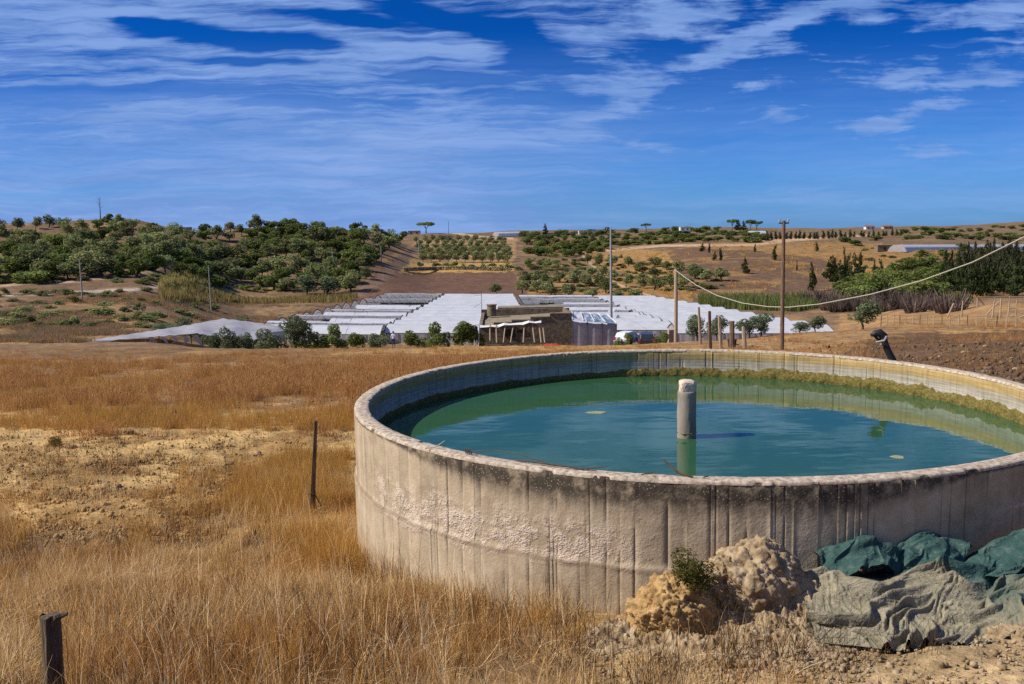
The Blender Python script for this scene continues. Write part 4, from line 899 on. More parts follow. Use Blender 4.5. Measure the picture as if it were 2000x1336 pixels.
def crown(name, mat, seed, n=900, leaf=.055, kind='round', z0=.18):
    rng = np.random.default_rng(seed); C = []; Rr = []
    if kind == 'cone':
        nb = 22
        for k in range(nb): q = (k + rng.random()) / nb; a = rng.uniform(0, 6.28); rr = .42 * (1 - q) ** .8 * rng.uniform(.3, .9); C.append((rr * math.cos(a), rr * math.sin(a), z0 + (1 - z0) * q * .95)); Rr.append(.05 + .15 * (1 - q))
    elif kind == 'column':
        nb = 16
        for k in range(nb): q = (k + rng.random()) / nb; a = rng.uniform(0, 6.28); rr = .20 * rng.random(); C.append((rr * math.cos(a), rr * math.sin(a), z0 + (1 - z0) * q * .92)); Rr.append(.16 * (1.1 - q * .7))
    elif kind == 'umbrella':
        for k in range(14): a = rng.uniform(0, 6.28); rr = .38 * math.sqrt(rng.random()); C.append((rr * math.cos(a), rr * math.sin(a), .78 + .10 * (1 - rr / .38) + rng.normal(0, .02))); Rr.append(rng.uniform(.10, .16))
    else:
        nb = 13 if kind == 'round' else 10
        for k in range(nb):
            v = rng.normal(size=3); v /= np.linalg.norm(v); v *= rng.random() ** .4; zz = z0 + (1 - z0) * (.5 + .36 * v[2]) if kind == 'round' else .10 + .58 * abs(v[2]) ** .8
            C.append((v[0] * .34, v[1] * .34, zz)); Rr.append(rng.uniform(.13, .24) * (1 if kind == 'round' else .95))
    C = np.array(C); Rr = np.array(Rr); p = Rr ** 2 / (Rr ** 2).sum(); idx = rng.choice(len(C), n, p=p)
    d = rng.normal(size=(n, 3)); d /= np.linalg.norm(d, axis=1)[:, None]; P = C[idx] + d * (Rr[idx] * rng.uniform(.45, 1.08, n) ** .5)[:, None] * np.array([1, 1, .82 if kind != 'cone' else .55])
    P[:, 2] = np.clip(P[:, 2], .0, 1.02)
    nrm = d * .75 + rng.normal(size=(n, 3)) * .6; nrm /= np.linalg.norm(nrm, axis=1)[:, None]; a = np.cross(nrm, rng.normal(size=(n, 3))); a /= np.linalg.norm(a, axis=1)[:, None] + 1e-9; b = np.cross(nrm, a)
    s = leaf * rng.uniform(.6, 1.35, n)[:, None]; V = np.stack([P - a * s, P - b * s * .55, P + a * s, P + b * s * .55], 1).reshape(-1, 3); Q = np.arange(4 * n).reshape(-1, 4)
    me = npmesh(name, V, Q, mat); sh = np.clip(.5 + .35 * (rng.random(len(C))[idx] - .5) + rng.normal(0, .22, n), 0, 1); vcol(me, 'shade', np.repeat(sh, 4)); return me
def trunk(name, seed, z1=.55, r=.035, limbs=4, mat=None):
    rng = random.Random(seed); mb = MB(); top = Vector((rng.uniform(-.05, .05), rng.uniform(-.05, .05), z1 * .55)); mb.tube([(0, 0, -.06), (rng.uniform(-.02, .02), 0, z1 * .28), top], [r * 1.25, r, r * .8], 6)
    for k in range(limbs):
        a = 6.28 * k / limbs + rng.uniform(-.5, .5); e = Vector((math.cos(a) * .26, math.sin(a) * .26, z1 + rng.uniform(.05, .22))); mb.tube([top, top.lerp(e, .5) + Vector((0, 0, .03)), e], [r * .65, r * .45, r * .15], 5)
    return mb.mesh(name, mat or M_BARK)
def twig_bush(name, mat, seed, n=240):
    rng = np.random.default_rng(seed); V = []; Fc = []; S = []
    for k in range(n):
        a = rng.uniform(0, 6.28); r0 = .32 * math.sqrt(rng.random()); p = np.array([r0 * math.cos(a), r0 * math.sin(a), 0.0]); d = np.array([math.cos(a) * rng.uniform(.1, .6), math.sin(a) * rng.uniform(.1, .6), 1.0]); L = rng.uniform(.45, 1.0) * (1.05 - r0); w = .012; sh = rng.random(); wv = np.array([-math.sin(a * 3), math.cos(a * 3), 0]); i0 = len(V)
        for i in range(4):
            q = i / 3; V += [p - wv * w * (1 - q * .6), p + wv * w * (1 - q * .6)]; S += [sh, sh]; p = p + d / np.linalg.norm(d) * L / 3 + rng.normal(0, .03, 3)
        for i in range(3): j = i0 + 2 * i; Fc.append((j, j + 1, j + 3, j + 2))
    me = pymesh(name, V, Fc, mat); vcol(me, 'shade', np.array(S)); return me
KINDS = {}
def kinds():
    K = KINDS; nt = lambda s, **k: trunk('trunk', s, **k)
    K['olive'] = [(crown('crown', M_OLIVE, s, 950, .05, 'round', .05), nt(s, z1=.45)) for s in (1, 2, 3, 4, 5, 6)]
    K['silver'] = [(crown('crown', M_GREY, s, 1000, .045, 'round', .1), nt(s, r=.03)) for s in (11, 12, 13)]
    K['carob'] = [(crown('crown', M_CAROB, s, 1000, .05, 'dome'), nt(s, z1=.4)) for s in (21, 22, 23, 24, 25)]
    K['bright'] = [(crown('crown', M_BRIGHT, s, 1100, .05, 'dome'), nt(s, z1=.4)) for s in (31, 32)]
    K['conifer'] = [(crown('crown', M_CONI, s, 900, .045, 'cone', .08), nt(s, z1=.9, r=.02, limbs=3)) for s in (41, 42, 43, 44)]
    K['cypress'] = [(crown('crown', M_CONI, s, 700, .045, 'column', .1), nt(s, z1=.9, r=.018, limbs=2)) for s in (51, 52, 53)]
    K['umbrella'] = [(crown('crown', M_CAROB, s, 900, .045, 'umbrella'), nt(s, z1=.72, r=.025, limbs=5)) for s in (61,)]
    K['dry'] = [(twig_bush('twigs', M_DRYB, s), None) for s in (71, 72, 73)]
    K['shrub'] = [(crown('foliage', M_OLIVE, s, 700, .055, 'dome'), None) for s in (81, 82, 83)]
    K['greenshrub'] = [(crown('foliage', M_CAROB, s, 700, .055, 'dome'), None) for s in (84, 85)]
    K['near'] = [(crown('crown', M_GREY, s, 2600, .028, 'round', .12), nt(s, r=.028, limbs=6)) for s in (91, 92, 93)]
    K['oleander'] = [(crown('foliage', M_CAROB, s, 2200, .032, 'dome'), None) for s in (95, 96, 97)]
    K['willow'] = [(crown('foliage', M_GREY, s, 2200, .030, 'dome'), None) for s in (98, 99)]
kinds()
_cnt = {}
def plant(kind, name, loc, h, w, label, cat, group=None, seed=0):
    V = KINDS[kind]; rng = random.Random(seed * 131 + int(loc[0] * 7) + int(loc[1] * 13)); c, tr = V[rng.randrange(len(V))]
    if tr is None:
        o = link(name, c); o.location = (loc[0], loc[1], loc[2] - .12); o.scale = (w, w, h); o.rotation_euler.z = rng.uniform(0, 6.28); return tag(o, label, cat, group)
    r = empty(name, (loc[0], loc[1], loc[2] - .1), label, cat, group, rng.uniform(0, 6.28)); r.scale = (w, w, h)
    link('crown', c, r); link('trunk', tr, r); return r
def spread(poly, n, dist, seed, taken, ydist=.7):
    rng = random.Random(seed); xs = [p[0] for p in poly]; ys = [p[1] for p in poly]; out = []; tries = 0
    while len(out) < n and tries < n * 60:
        tries += 1; x, y = rng.uniform(min(xs), max(xs)), rng.uniform(min(ys), max(ys))
        if not inpoly(np.array([x]), np.array([y]), poly)[0]: continue
        if any(abs(x - a) < dist and abs(y - b) < dist * ydist for a, b in taken): continue
        taken.append((x, y)); out.append((x, y))
    return out
def hill_trees():
    rng = random.Random(12); taken = []
    T_O = ('olive_tree', 'large grey-green olive tree standing out on the left hillside', 'tree', 'large olive trees on the left hillside')
    T_C = ('carob_tree', 'large dark bushy tree standing out on the left hillside', 'tree', 'large dark trees on the left hillside')
    def go(pts, dmin, f):
        if not pts: return
        X, Y, Z, ok = gnd_many([p[0] for p in pts], [p[1] for p in pts], dmin, 1400)
        for (a, b), x, y, z, o in zip(pts, X, Y, Z, ok):
            if o: f(a, b, (x, y, z))
    # conspicuous ones
    hero = [(197, 420, 'carob', 7.5, 7), (270, 418, 'carob', 5.5, 9), (120, 430, 'carob', 5.5, 7), (152, 432, 'carob', 4.6, 6), (220, 500, 'olive', 6, 7), (330, 485, 'carob', 6, 8), (260, 490, 'olive', 6, 8), (300, 535, 'bright', 9.5, 9.5), (265, 527, 'olive', 6, 8), (30, 540, 'carob', 7, 13), (90, 520, 'olive', 6, 8),
            (60, 555, 'carob', 5, 12), (430, 560, 'bright', 6.5, 9), (160, 450, 'olive', 5, 6), (70, 450, 'olive', 5, 6), (320, 440, 'carob', 4, 5), (260, 445, 'olive', 5, 6), (600, 572, 'silver', 7, 11), (640, 572, 'silver', 6.5, 10), (560, 565, 'olive', 6, 9), (470, 548, 'silver', 5, 7), (715, 545, 'silver', 5, 6), (520, 525, 'carob', 5, 7)]
    for x, y, *_ in hero: taken.append((x, y))
    def hf(k, h, w):
        nm = {'olive': T_O, 'carob': T_C, 'bright': ('leafy_tree', 'bright yellow-green leafy tree among the darker hillside trees', 'tree', 'bright trees on the left hillside'), 'silver': ('olive_tree', 'tall silvery olive tree above the reed belt', 'tree', 'silvery olives above the reed belt')}[k]
        return lambda a, b, p: plant(k, nm[0], p, h, w, *nm[1:], seed=3)
    for x, y, k, h, w in hero: go([(x, y)], 150, hf(k, h * .9, w * .9))
    sm = lambda lo, hi: rng.uniform(lo, hi)
    def mixf(pc, lo, hi, zone):
        def f(a, b, p):
            k = 'carob' if rng.random() < pc else 'olive'; nm = ('carob_tree', 'dark dense bushy tree ' + zone, 'tree', 'dark bushy trees ' + zone) if k == 'carob' else ('olive_tree', 'grey-green olive tree ' + zone, 'tree', 'olive trees ' + zone); h = sm(lo, hi); plant(k, nm[0], p, h, h * sm(1.05, 1.5), *nm[1:], seed=rng.randrange(999))
        return f
    go(spread([(-20, 436), (480, 440), (480, 470), (300, 472), (-20, 478)], 62, 21, 1, taken), 180, mixf(.35, 4.2, 6.0, 'along the crest of the left hill'))
    go(spread([(480, 444), (560, 436), (690, 440), (800, 462), (770, 480), (720, 520), (480, 505)], 110, 15, 2, taken), 180, mixf(.75, 5.4, 8.0, 'in the thick wood left of the dirt track'))
    go(spread([(-20, 480), (300, 474), (480, 500), (720, 522), (690, 568), (470, 560), (330, 545), (200, 545), (-20, 555)], 120, 20, 3, taken), 150, mixf(.5, 5.0, 7.4, 'on the lower left hillside around the terrace wall'))
    # low bushes at the foot of the hill and over the fallow floor
    go(spread([(-20, 575), (330, 560), (470, 570), (470, 600), (330, 640), (-20, 645)], 60, 20, 5, taken), 96, lambda a, b, p: plant('shrub', 'valley_shrub', p, sm(1.1, 2.6), sm(2.4, 6.0), 'low olive-green shrub on the fallow valley floor', 'shrub', 'shrubs on the fallow valley floor', rng.randrange(99)))
    # orchard in rows
    pts = [(826 + 16.5 * i + (j % 2) * 6 - j * 2.2, 512 - j * 6.6) for j in range(7) for i in range(11) if 812 < 826 + 16.5 * i + (j % 2) * 6 - j * 2.2 < 1002 - (3 - j) * 2]
    go(pts, 300, lambda a, b, p: plant('olive', 'orchard_tree', p, sm(3.4, 4.4), sm(4.2, 5.4), 'small round orchard tree planted in rows above the ploughed field', 'tree', 'orchard rows above the ploughed field', rng.randrange(99)))
    # scrub belt right of the orchard
    go(spread([(1020, 462), (1170, 460), (1190, 490), (1120, 505), (1030, 500)], 44, 12, 6, taken), 300, lambda a, b, p: plant('carob', 'scrub_tree', p, sm(4, 6.5), sm(7, 10), 'dark green scrub tree right of the orchard rows', 'tree', 'scrub trees right of the orchard', rng.randrange(99)))
    go(spread([(800, 522), (1010, 518), (1120, 505), (1140, 530), (960, 528)], 22, 15, 7, taken), 280, lambda a, b, p: plant('greenshrub', 'bank_bush', p, sm(1.8, 3.2), sm(3.5, 6), 'dark bush on the ochre bank above the ploughed field', 'bush', 'bushes on the ochre bank', rng.randrange(99)))
    go(spread([(1020, 528), (1160, 515), (1300, 520), (1420, 545), (1400, 562), (1290, 566), (1150, 575), (1020, 578)], 34, 21, 8, taken), 230, lambda a, b, p: plant('olive', 'grove_olive', p, sm(4.0, 5.4), sm(5, 7.5), 'round olive tree in the grove behind the white greenhouses', 'tree', 'grove behind the greenhouses', rng.randrange(99)))
    for x, y in [(1205, 580), (970, 578), (1078, 578), (1112, 578), (1155, 580), (1240, 579)]: go([(x, y)], 250, lambda a, b, p: plant('olive', 'hedge_bush', p, 3.4, 5.5, 'round bush just behind the far edge of the greenhouses', 'bush', 'bushes behind the greenhouses', 2))
    # bare golden hill: single trees
    for x, y, k, h, w in [(1455, 535, 'conifer', 6.5, 5), (1513, 510, 'cypress', 7, 4.5), (1475, 492, 'cypress', 4, 3), (1408, 510, 'cypress', 6, 3.5), (1396, 510, 'conifer', 4, 3), (1587, 568, 'cypress', 10, 4.5), (1595, 490, 'cypress', 4.5, 4), (1372, 492, 'conifer', 4, 4), (1385, 495, 'cypress', 5, 3), (1720, 545, 'cypress', 7, 4), (1556, 530, 'cypress', 4.5, 1.5), (1708, 538, 'cypress', 5.5, 2.5)]:
        go([(x, y)], 230, lambda a, b, p: plant(k, 'hill_conifer', p, h, w, 'lone dark conifer standing on the bare golden hillside', 'tree', 'lone conifers on the golden hillside', 4))
    for x, y, k, h, w in [(1622, 548, 'conifer', 9, 7), (1640, 550, 'conifer', 8, 6), (1655, 548, 'cypress', 10, 5), (1668, 548, 'conifer', 10, 6), (1630, 545, 'cypress', 9, 5), (1680, 542, 'conifer', 9, 5), (1648, 545, 'cypress', 12, 3)]:
        go([(x, y)], 230, lambda a, b, p: plant(k, 'clump_conifer', p, h, w, 'dark conifer in the tight clump below the golden hillside', 'tree', 'conifer clump below the golden hillside', 6))
    go(spread([(1840, 560), (1900, 520), (2040, 500), (2040, 580), (1850, 580)], 62, 13, 9, taken), 200, lambda a, b, p: plant('conifer', 'wood_conifer', p, sm(7.5, 11), sm(4.5, 6.5), 'dark conifer in the dense wood on the right slope', 'tree', 'conifer wood on the right slope', rng.randrange(99)))
    go(spread([(1740, 540), (1830, 520), (1850, 560), (1830, 590), (1640, 590), (1640, 560)], 30, 17, 10, taken), 170, lambda a, b, p: plant('carob', 'gully_tree', p, sm(4.5, 7), sm(7, 11), 'dense dark green tree in the gully left of the wood', 'tree', 'green trees in the gully', rng.randrange(99)))
    go(spread([(1850, 575), (2040, 570), (2040, 605), (1850, 600)], 14, 22, 14, taken), 150, lambda a, b, p: plant('bright', 'gully_tree', p, sm(3.5, 5), sm(6, 8), 'lighter green bushy tree below the conifer wood', 'tree', 'lighter trees below the wood', rng.randrange(99)))
    go(spread([(1580, 590), (1700, 575), (1860, 585), (1860, 612), (1620, 612)], 40, 17, 11, taken), 120, lambda a, b, p: plant('dry', 'leafless_bush', p, sm(3, 5), sm(4, 6.5), 'leafless grey-purple bush along the gully bottom', 'bush', 'leafless bushes along the gully', rng.randrange(99)))
    # ridge line
    for x, y, k, h, w in [(1262, 452, 'umbrella', 7, 9), (1300, 452, 'carob', 5, 9), (1320, 452, 'carob', 6, 9), (1345, 452, 'carob', 5, 11), (1430, 450, 'umbrella', 9, 10), (1442, 450, 'conifer', 9, 9), (1452, 450, 'conifer', 8, 8), (1466, 450, 'umbrella', 9, 10), (1478, 450, 'umbrella', 8, 10), (1380, 452, 'carob', 5, 12), (1400, 452, 'carob', 5, 10), (1185, 456, 'carob', 6, 10), (1100, 458, 'carob', 6, 12), (1065, 462, 'conifer', 9, 6), (1040, 465, 'carob', 6, 12), (1235, 456, 'carob', 5, 12), (1155, 457, 'carob', 5, 12)]:
        go([(x, y)], 480, lambda a, b, p: plant(k, 'ridge_tree', p, h, w, 'dark tree silhouetted on the far ridge right of the orchard', 'tree', 'trees along the far ridge', 8))
    go([(1490 + 9 * i + rng.uniform(-3, 3), 468 - i * .25) for i in range(31)], 400, lambda a, b, p: plant('cypress', 'hedgerow_conifer', p, sm(3.5, 5.5), sm(4, 5), 'small dark conifer in the long hedge along the ridge', 'tree', 'hedge of conifers along the ridge', rng.randrange(99)))
    go(spread([(1760, 452), (2030, 440), (2030, 472), (1900, 470), (1760, 470)], 40, 12, 15, taken), 400, lambda a, b, p: plant('carob', 'plateau_bush', p, sm(3, 5.5), sm(7, 13), 'dark bush on the right plateau behind the long greenhouse', 'bush', 'bushes on the right plateau', rng.randrange(99)))
    go([(1672, 478), (1650, 470), (1710, 470), (1950, 497), (1880, 490), (1918, 495), (1840, 500), (1800, 500)], 300, lambda a, b, p: plant('carob', 'slope_bush', p, 4.2, 8, 'round dark bush on the slope below the long greenhouse', 'bush', 'bushes below the long greenhouse', 3))
    go(spread([(1020, 460), (1200, 456), (1300, 455), (1500, 455), (1500, 472), (1300, 476), (1200, 480), (1030, 470)], 70, 11, 25, taken), 380, lambda a, b, p: plant('carob', 'ridge_scrub', p, sm(3, 5.5), sm(8, 13), 'dark scrub bush on the slope just below the far ridge', 'bush', 'scrub below the far ridge', rng.randrange(99)))
    p = gnd(832, 449, 300); plant('umbrella', 'umbrella_pine', p, 8.5, 15, 'umbrella pine beside the ruined house on the hilltop', 'tree', seed=1)
    p = gnd(196, 424, 200)
    # bare top of the dead tree
    mb = MB(); r0 = random.Random(4)
    mb.tube([(0, 0, 0), (.1, 0, 4), (0, 0, 8.2)], [.22, .14, .04], 6)
    for k in range(9): z = 4.2 + k * .42; a = k * 2.4; L = 1.5 - k * .11; mb.tube([(0.05, 0, z), (math.cos(a) * L * .6, math.sin(a) * L * .6, z + .4), (math.cos(a) * L, math.sin(a) * L, z + 1.0)], [.06, .04, .015], 4)
    o = mb.build('dead_tree', M_BARK); o.location = p; tag(o, 'bare dead tree poking above the dark tree on the hilltop', 'tree')
    # undergrowth between the hillside trees
    go(spread([(-20, 470), (300, 465), (480, 480), (600, 470), (740, 500), (700, 560), (480, 570), (330, 556), (200, 552), (-20, 560)], 150, 11, 41, taken), 150, lambda a, b, p: plant('shrub' if rng.random() < .6 else 'greenshrub', 'undergrowth_shrub', p, sm(1.3, 2.8), sm(2.5, 5.5), 'low rounded shrub in the undergrowth between the left hillside trees', 'shrub', 'undergrowth of the left hillside', rng.randrange(99)))
    go(spread([(1030, 500), (1140, 495), (1300, 515), (1420, 548), (1400, 566), (1150, 572), (1030, 575)], 110, 9, 42, taken), 230, lambda a, b, p: plant('shrub' if rng.random() < .6 else 'greenshrub', 'terrace_shrub', p, sm(1.3, 2.6), sm(3, 6), 'low shrub on the terraces between the grove olives', 'shrub', 'shrubs on the grove terraces', rng.randrange(99)))
    go(spread([(1700, 478), (1860, 500), (1900, 500), (1840, 545), (1740, 545), (1640, 500)], 24, 14, 43, taken), 280, lambda a, b, p: plant('greenshrub', 'slope_shrub', p, sm(1.2, 2.6), sm(3, 6), 'low dark shrub on the slope between conifer clump and wood', 'shrub', 'shrubs on the right slope', rng.randrange(99)))
hill_trees()
def near_plants():
    G = lambda px, d: (ray(px, 640)[0] * d, d, H(ray(px, 640)[0] * d, d))
    def crest(kind, name, px, d, top, wpx, lab, cat, group=None):
        g = G(px, d); h = at(px, top, d)[2] - g[2]; return plant(kind, name, g, h * (1.04 if kind == 'near' else 1.18), wpx * d / F_PX * 1.25, lab, cat, group, 5)
    for px, d, top, w, lab in [(408, 97, 636, 42, 'silvery shrub in front of the collapsed polytunnel, farthest from the greenhouses'), (447, 96, 630, 40, 'tall silvery shrub in front of the middle of the collapsed polytunnel'), (472, 97, 632, 34, 'silvery shrub close beside the tallest one at the collapsed polytunnel'), (525, 97, 634, 60, 'broad silvery shrub at the end of the collapsed polytunnel nearest the greenhouses'), (742, 103, 636, 44, 'grey-green shrub beside the person in white'), (360, 122, 612, 60, 'grey-green bush behind the middle of the collapsed polytunnel'), (325, 120, 622, 46, 'low grey bush behind the sloping end of the collapsed polytunnel'), (235, 112, 640, 46, 'round grey bush at the low end of the collapsed polytunnel'), (470, 126, 606, 70, 'wide grey-green bush behind the peak of the collapsed polytunnel')]:
        crest('willow', 'silver_shrub', px, d, top, w, lab, 'shrub', 'silvery shrubs on the crest')
    for px, d, top, w, lab in [(652, 98, 626, 56, 'dark green leafy shrub in front of the arched greenhouse'), (692, 101, 638, 44, 'smaller dark shrub right of the leafy shrub at the arched greenhouse'), (612, 100, 642, 52, 'dark shrub below the thin crooked tree'), (812, 101, 634, 48, 'low dark green shrub left of the fig trees'), (850, 101, 622, 54, 'leafy dark fig tree in front of the white greenhouse'), (895, 102, 612, 60, 'tallest leafy fig tree beside the stone building'), (925, 106, 626, 40, 'fig bush touching the left end of the stone building'), (1290, 95, 640, 30, 'leafy green weed bush between the dark car and the gate pillar'), (1218, 97, 640, 34, 'fig bush hanging over the roof of the white car')]:
        crest('oleander', 'leafy_shrub', px, d, top, w, lab, 'shrub', 'dark shrubs on the crest')
    crest('near', 'crooked_tree', 575, 98, 612, 70, 'thin crooked tree with sparse leaves before the arched greenhouse', 'tree')
    crest('near', 'round_tree', 1685, 90, 584, 62, 'large round silvery tree left of the thin fence', 'tree')
    for px, d, top, w, lab in [(1362, 84, 611, 44, 'small olive tree behind the first tall wooden post'), (1400, 86, 614, 46, 'small olive tree between the wooden posts'), (1464, 86, 614, 50, 'small olive tree right of the last wooden post'), (1487, 87, 607, 44, 'small olive tree left of the tall dark pole'), (1562, 88, 625, 40, 'low olive bush right of the tall dark pole'), (1592, 88, 614, 40, 'small leaning olive tree at the right corner of the greenhouses'),]:
        crest('near', 'young_olive', px, d, top, w, lab, 'tree')
    # reed belts
    def reeds(name, label, poly, n, h, mat, seed, dmin):
        rng = np.random.default_rng(seed); xs = [p[0] for p in poly]; ys = [p[1] for p in poly]; px = rng.uniform(min(xs), max(xs), n); py = rng.uniform(min(ys), max(ys), n); k = inpoly(px, py, poly); X, Y, Z, ok = gnd_many(px[k], py[k], dmin, 500); X, Y, Z = X[ok], Y[ok], Z[ok]
        m = len(X); L = h * rng.uniform(.6, 1.15, m) * (.6 + .8 * fbm(X * .12, Y * .12, 3, seed)); a = rng.uniform(0, 6.28, m); w = .09; ln = rng.normal(0, .16, (m, 2)) * L[:, None]
        B = np.c_[X, Y, Z - .1]; wv = np.c_[np.cos(a), np.sin(a), a * 0] * w; Mid = B + np.c_[ln * .35, L * .6]; T = B + np.c_[ln, L]
        V = np.stack([B - wv, B + wv, Mid - wv * .8, Mid + wv * .8, T - wv * .15, T + wv * .15], 1).reshape(-1, 3); i = np.arange(m)[:, None] * 6; Q = np.concatenate([i + [[0, 1, 3, 2]], i + [[2, 3, 5, 4]]])
        me = npmesh(name, V, Q, mat); vcol(me, 'shade', np.repeat(rng.random(m), 6)); tag(link(name, me), label, 'reeds', kind='stuff')
    reeds('reed_bed', 'bright green reed bed behind the right greenhouse', [(1362, 598), (1370, 582), (1580, 583), (1600, 600), (1560, 612), (1450, 606)], 7000, 2.5, M_REED, 5, 200)
    reeds('reed_belt', 'yellow-green reed belt at the foot of the left hill', [(310, 575), (360, 560), (470, 585), (700, 578), (690, 595), (450, 598), (310, 588)], 9000, 1.7, M_REED2, 6, 120)
    reeds('reed_belt', 'dry pale reeds behind the pole on the fallow valley floor', [(308, 566), (350, 548), (400, 552), (408, 566)], 2500, 2.4, M_REED2, 7, 150)
    # foreground plants
    g = at(1350, 1152, 6.12); p = plant('oleander', 'mound_bush', (g[0], g[1], g[2] + .13), .38, .46, 'small spiky dark green bush on the ochre earth mound', 'bush', seed=2); p.data = crown('foliage', leaf_mat('spiky_leaves', [(.03, .035, .008), (.07, .075, .018), (.13, .12, .03)]), 5, 2600, .022, 'dome')
    g = gnd(112, 868, 8, 60); p = plant('oleander', 'field_bush', g, .42, .52, 'small round yellow-green bush alone on the bare soil', 'bush', seed=2); p.data = crown('foliage', leaf_mat('yellowish_leaves', [(.06, .06, .012), (.13, .12, .022), (.20, .17, .04)]), 6, 1400, .03, 'dome')
near_plants()
# ------------------------------------------------------------------ greenhouses
def plastic(name, cols, trans=.3, rough=.45):
    m = bpy.data.materials.new(name); m.use_nodes = True; t = NT(m.node_tree); out = t.new('ShaderNodeOutputMaterial'); b = t.new('ShaderNodeBsdfPrincipled'); P = t.pos()
    n = t.noise(P, .55, 5, .65); f = t.noise(t.map(P, (.5, 3, 1)), 1.2, 4, .6); c = t.ramp(t.add(t.mul(n, .55), t.mul(f, .45)), [(.3, cols[0]), (.5, cols[1]), (.68, cols[2])])
    t.put(b.inputs['Base Color'], c); b.inputs['Roughness'].default_value = rough; b.inputs['Specular IOR Level'].default_value = .4; t.put(b.inputs['Normal'], t.bump(f, .4, .08))
    tr = t.new('ShaderNodeBsdfTranslucent'); t.put(tr.inputs[0], c); mx = t.new('ShaderNodeMixShader'); mx.inputs[0].default_value = trans; t.l.new(b.outputs[0], mx.inputs[1]); t.l.new(tr.outputs[0], mx.inputs[2]); t.l.new(mx.outputs[0], out.inputs[0])
    return m
M_PLAS = plastic('greenhouse_plastic', [(.52, .525, .55), (.64, .645, .67), (.74, .745, .77)])
M_WALLP = plastic('dusty_side_plastic', [(.34, .30, .30), (.44, .40, .40), (.54, .50, .50)], .35)
M_FRAME = simple('grey_tube_frame', [(.06, .058, .055), (.13, .125, .12)], 6, 3, .6, 0, metal=.3)
M_POLEC = simple('concrete_pole', [(.26, .25, .235), (.38, .365, .34)], 4, 4, .85, .2)
M_POLEW = simple('brown_wood_pole', [(.075, .045, .028), (.17, .105, .065), (.26, .17, .11)], 7, 5, .9, .6, .02, stretch=(3, 3, .4))
M_POLEL = simple('pale_wood_pole', [(.24, .165, .10), (.40, .29, .19), (.50, .39, .27)], 7, 5, .9, .5, .02, stretch=(3, 3, .4))
M_CROP = leaf_mat('crop_leaves', [(.03, .035, .015), (.06, .065, .025), (.09, .09, .04)])
GZ = -17.0
def roof_pt(px, py, z): r = ray(px, py); d = (z - CZ) / r[2]; return Vector((r[0] * d, d, z))
def arch(t, gut, rise): return gut + rise * (1 - abs(2 * t - 1) ** 1.7)
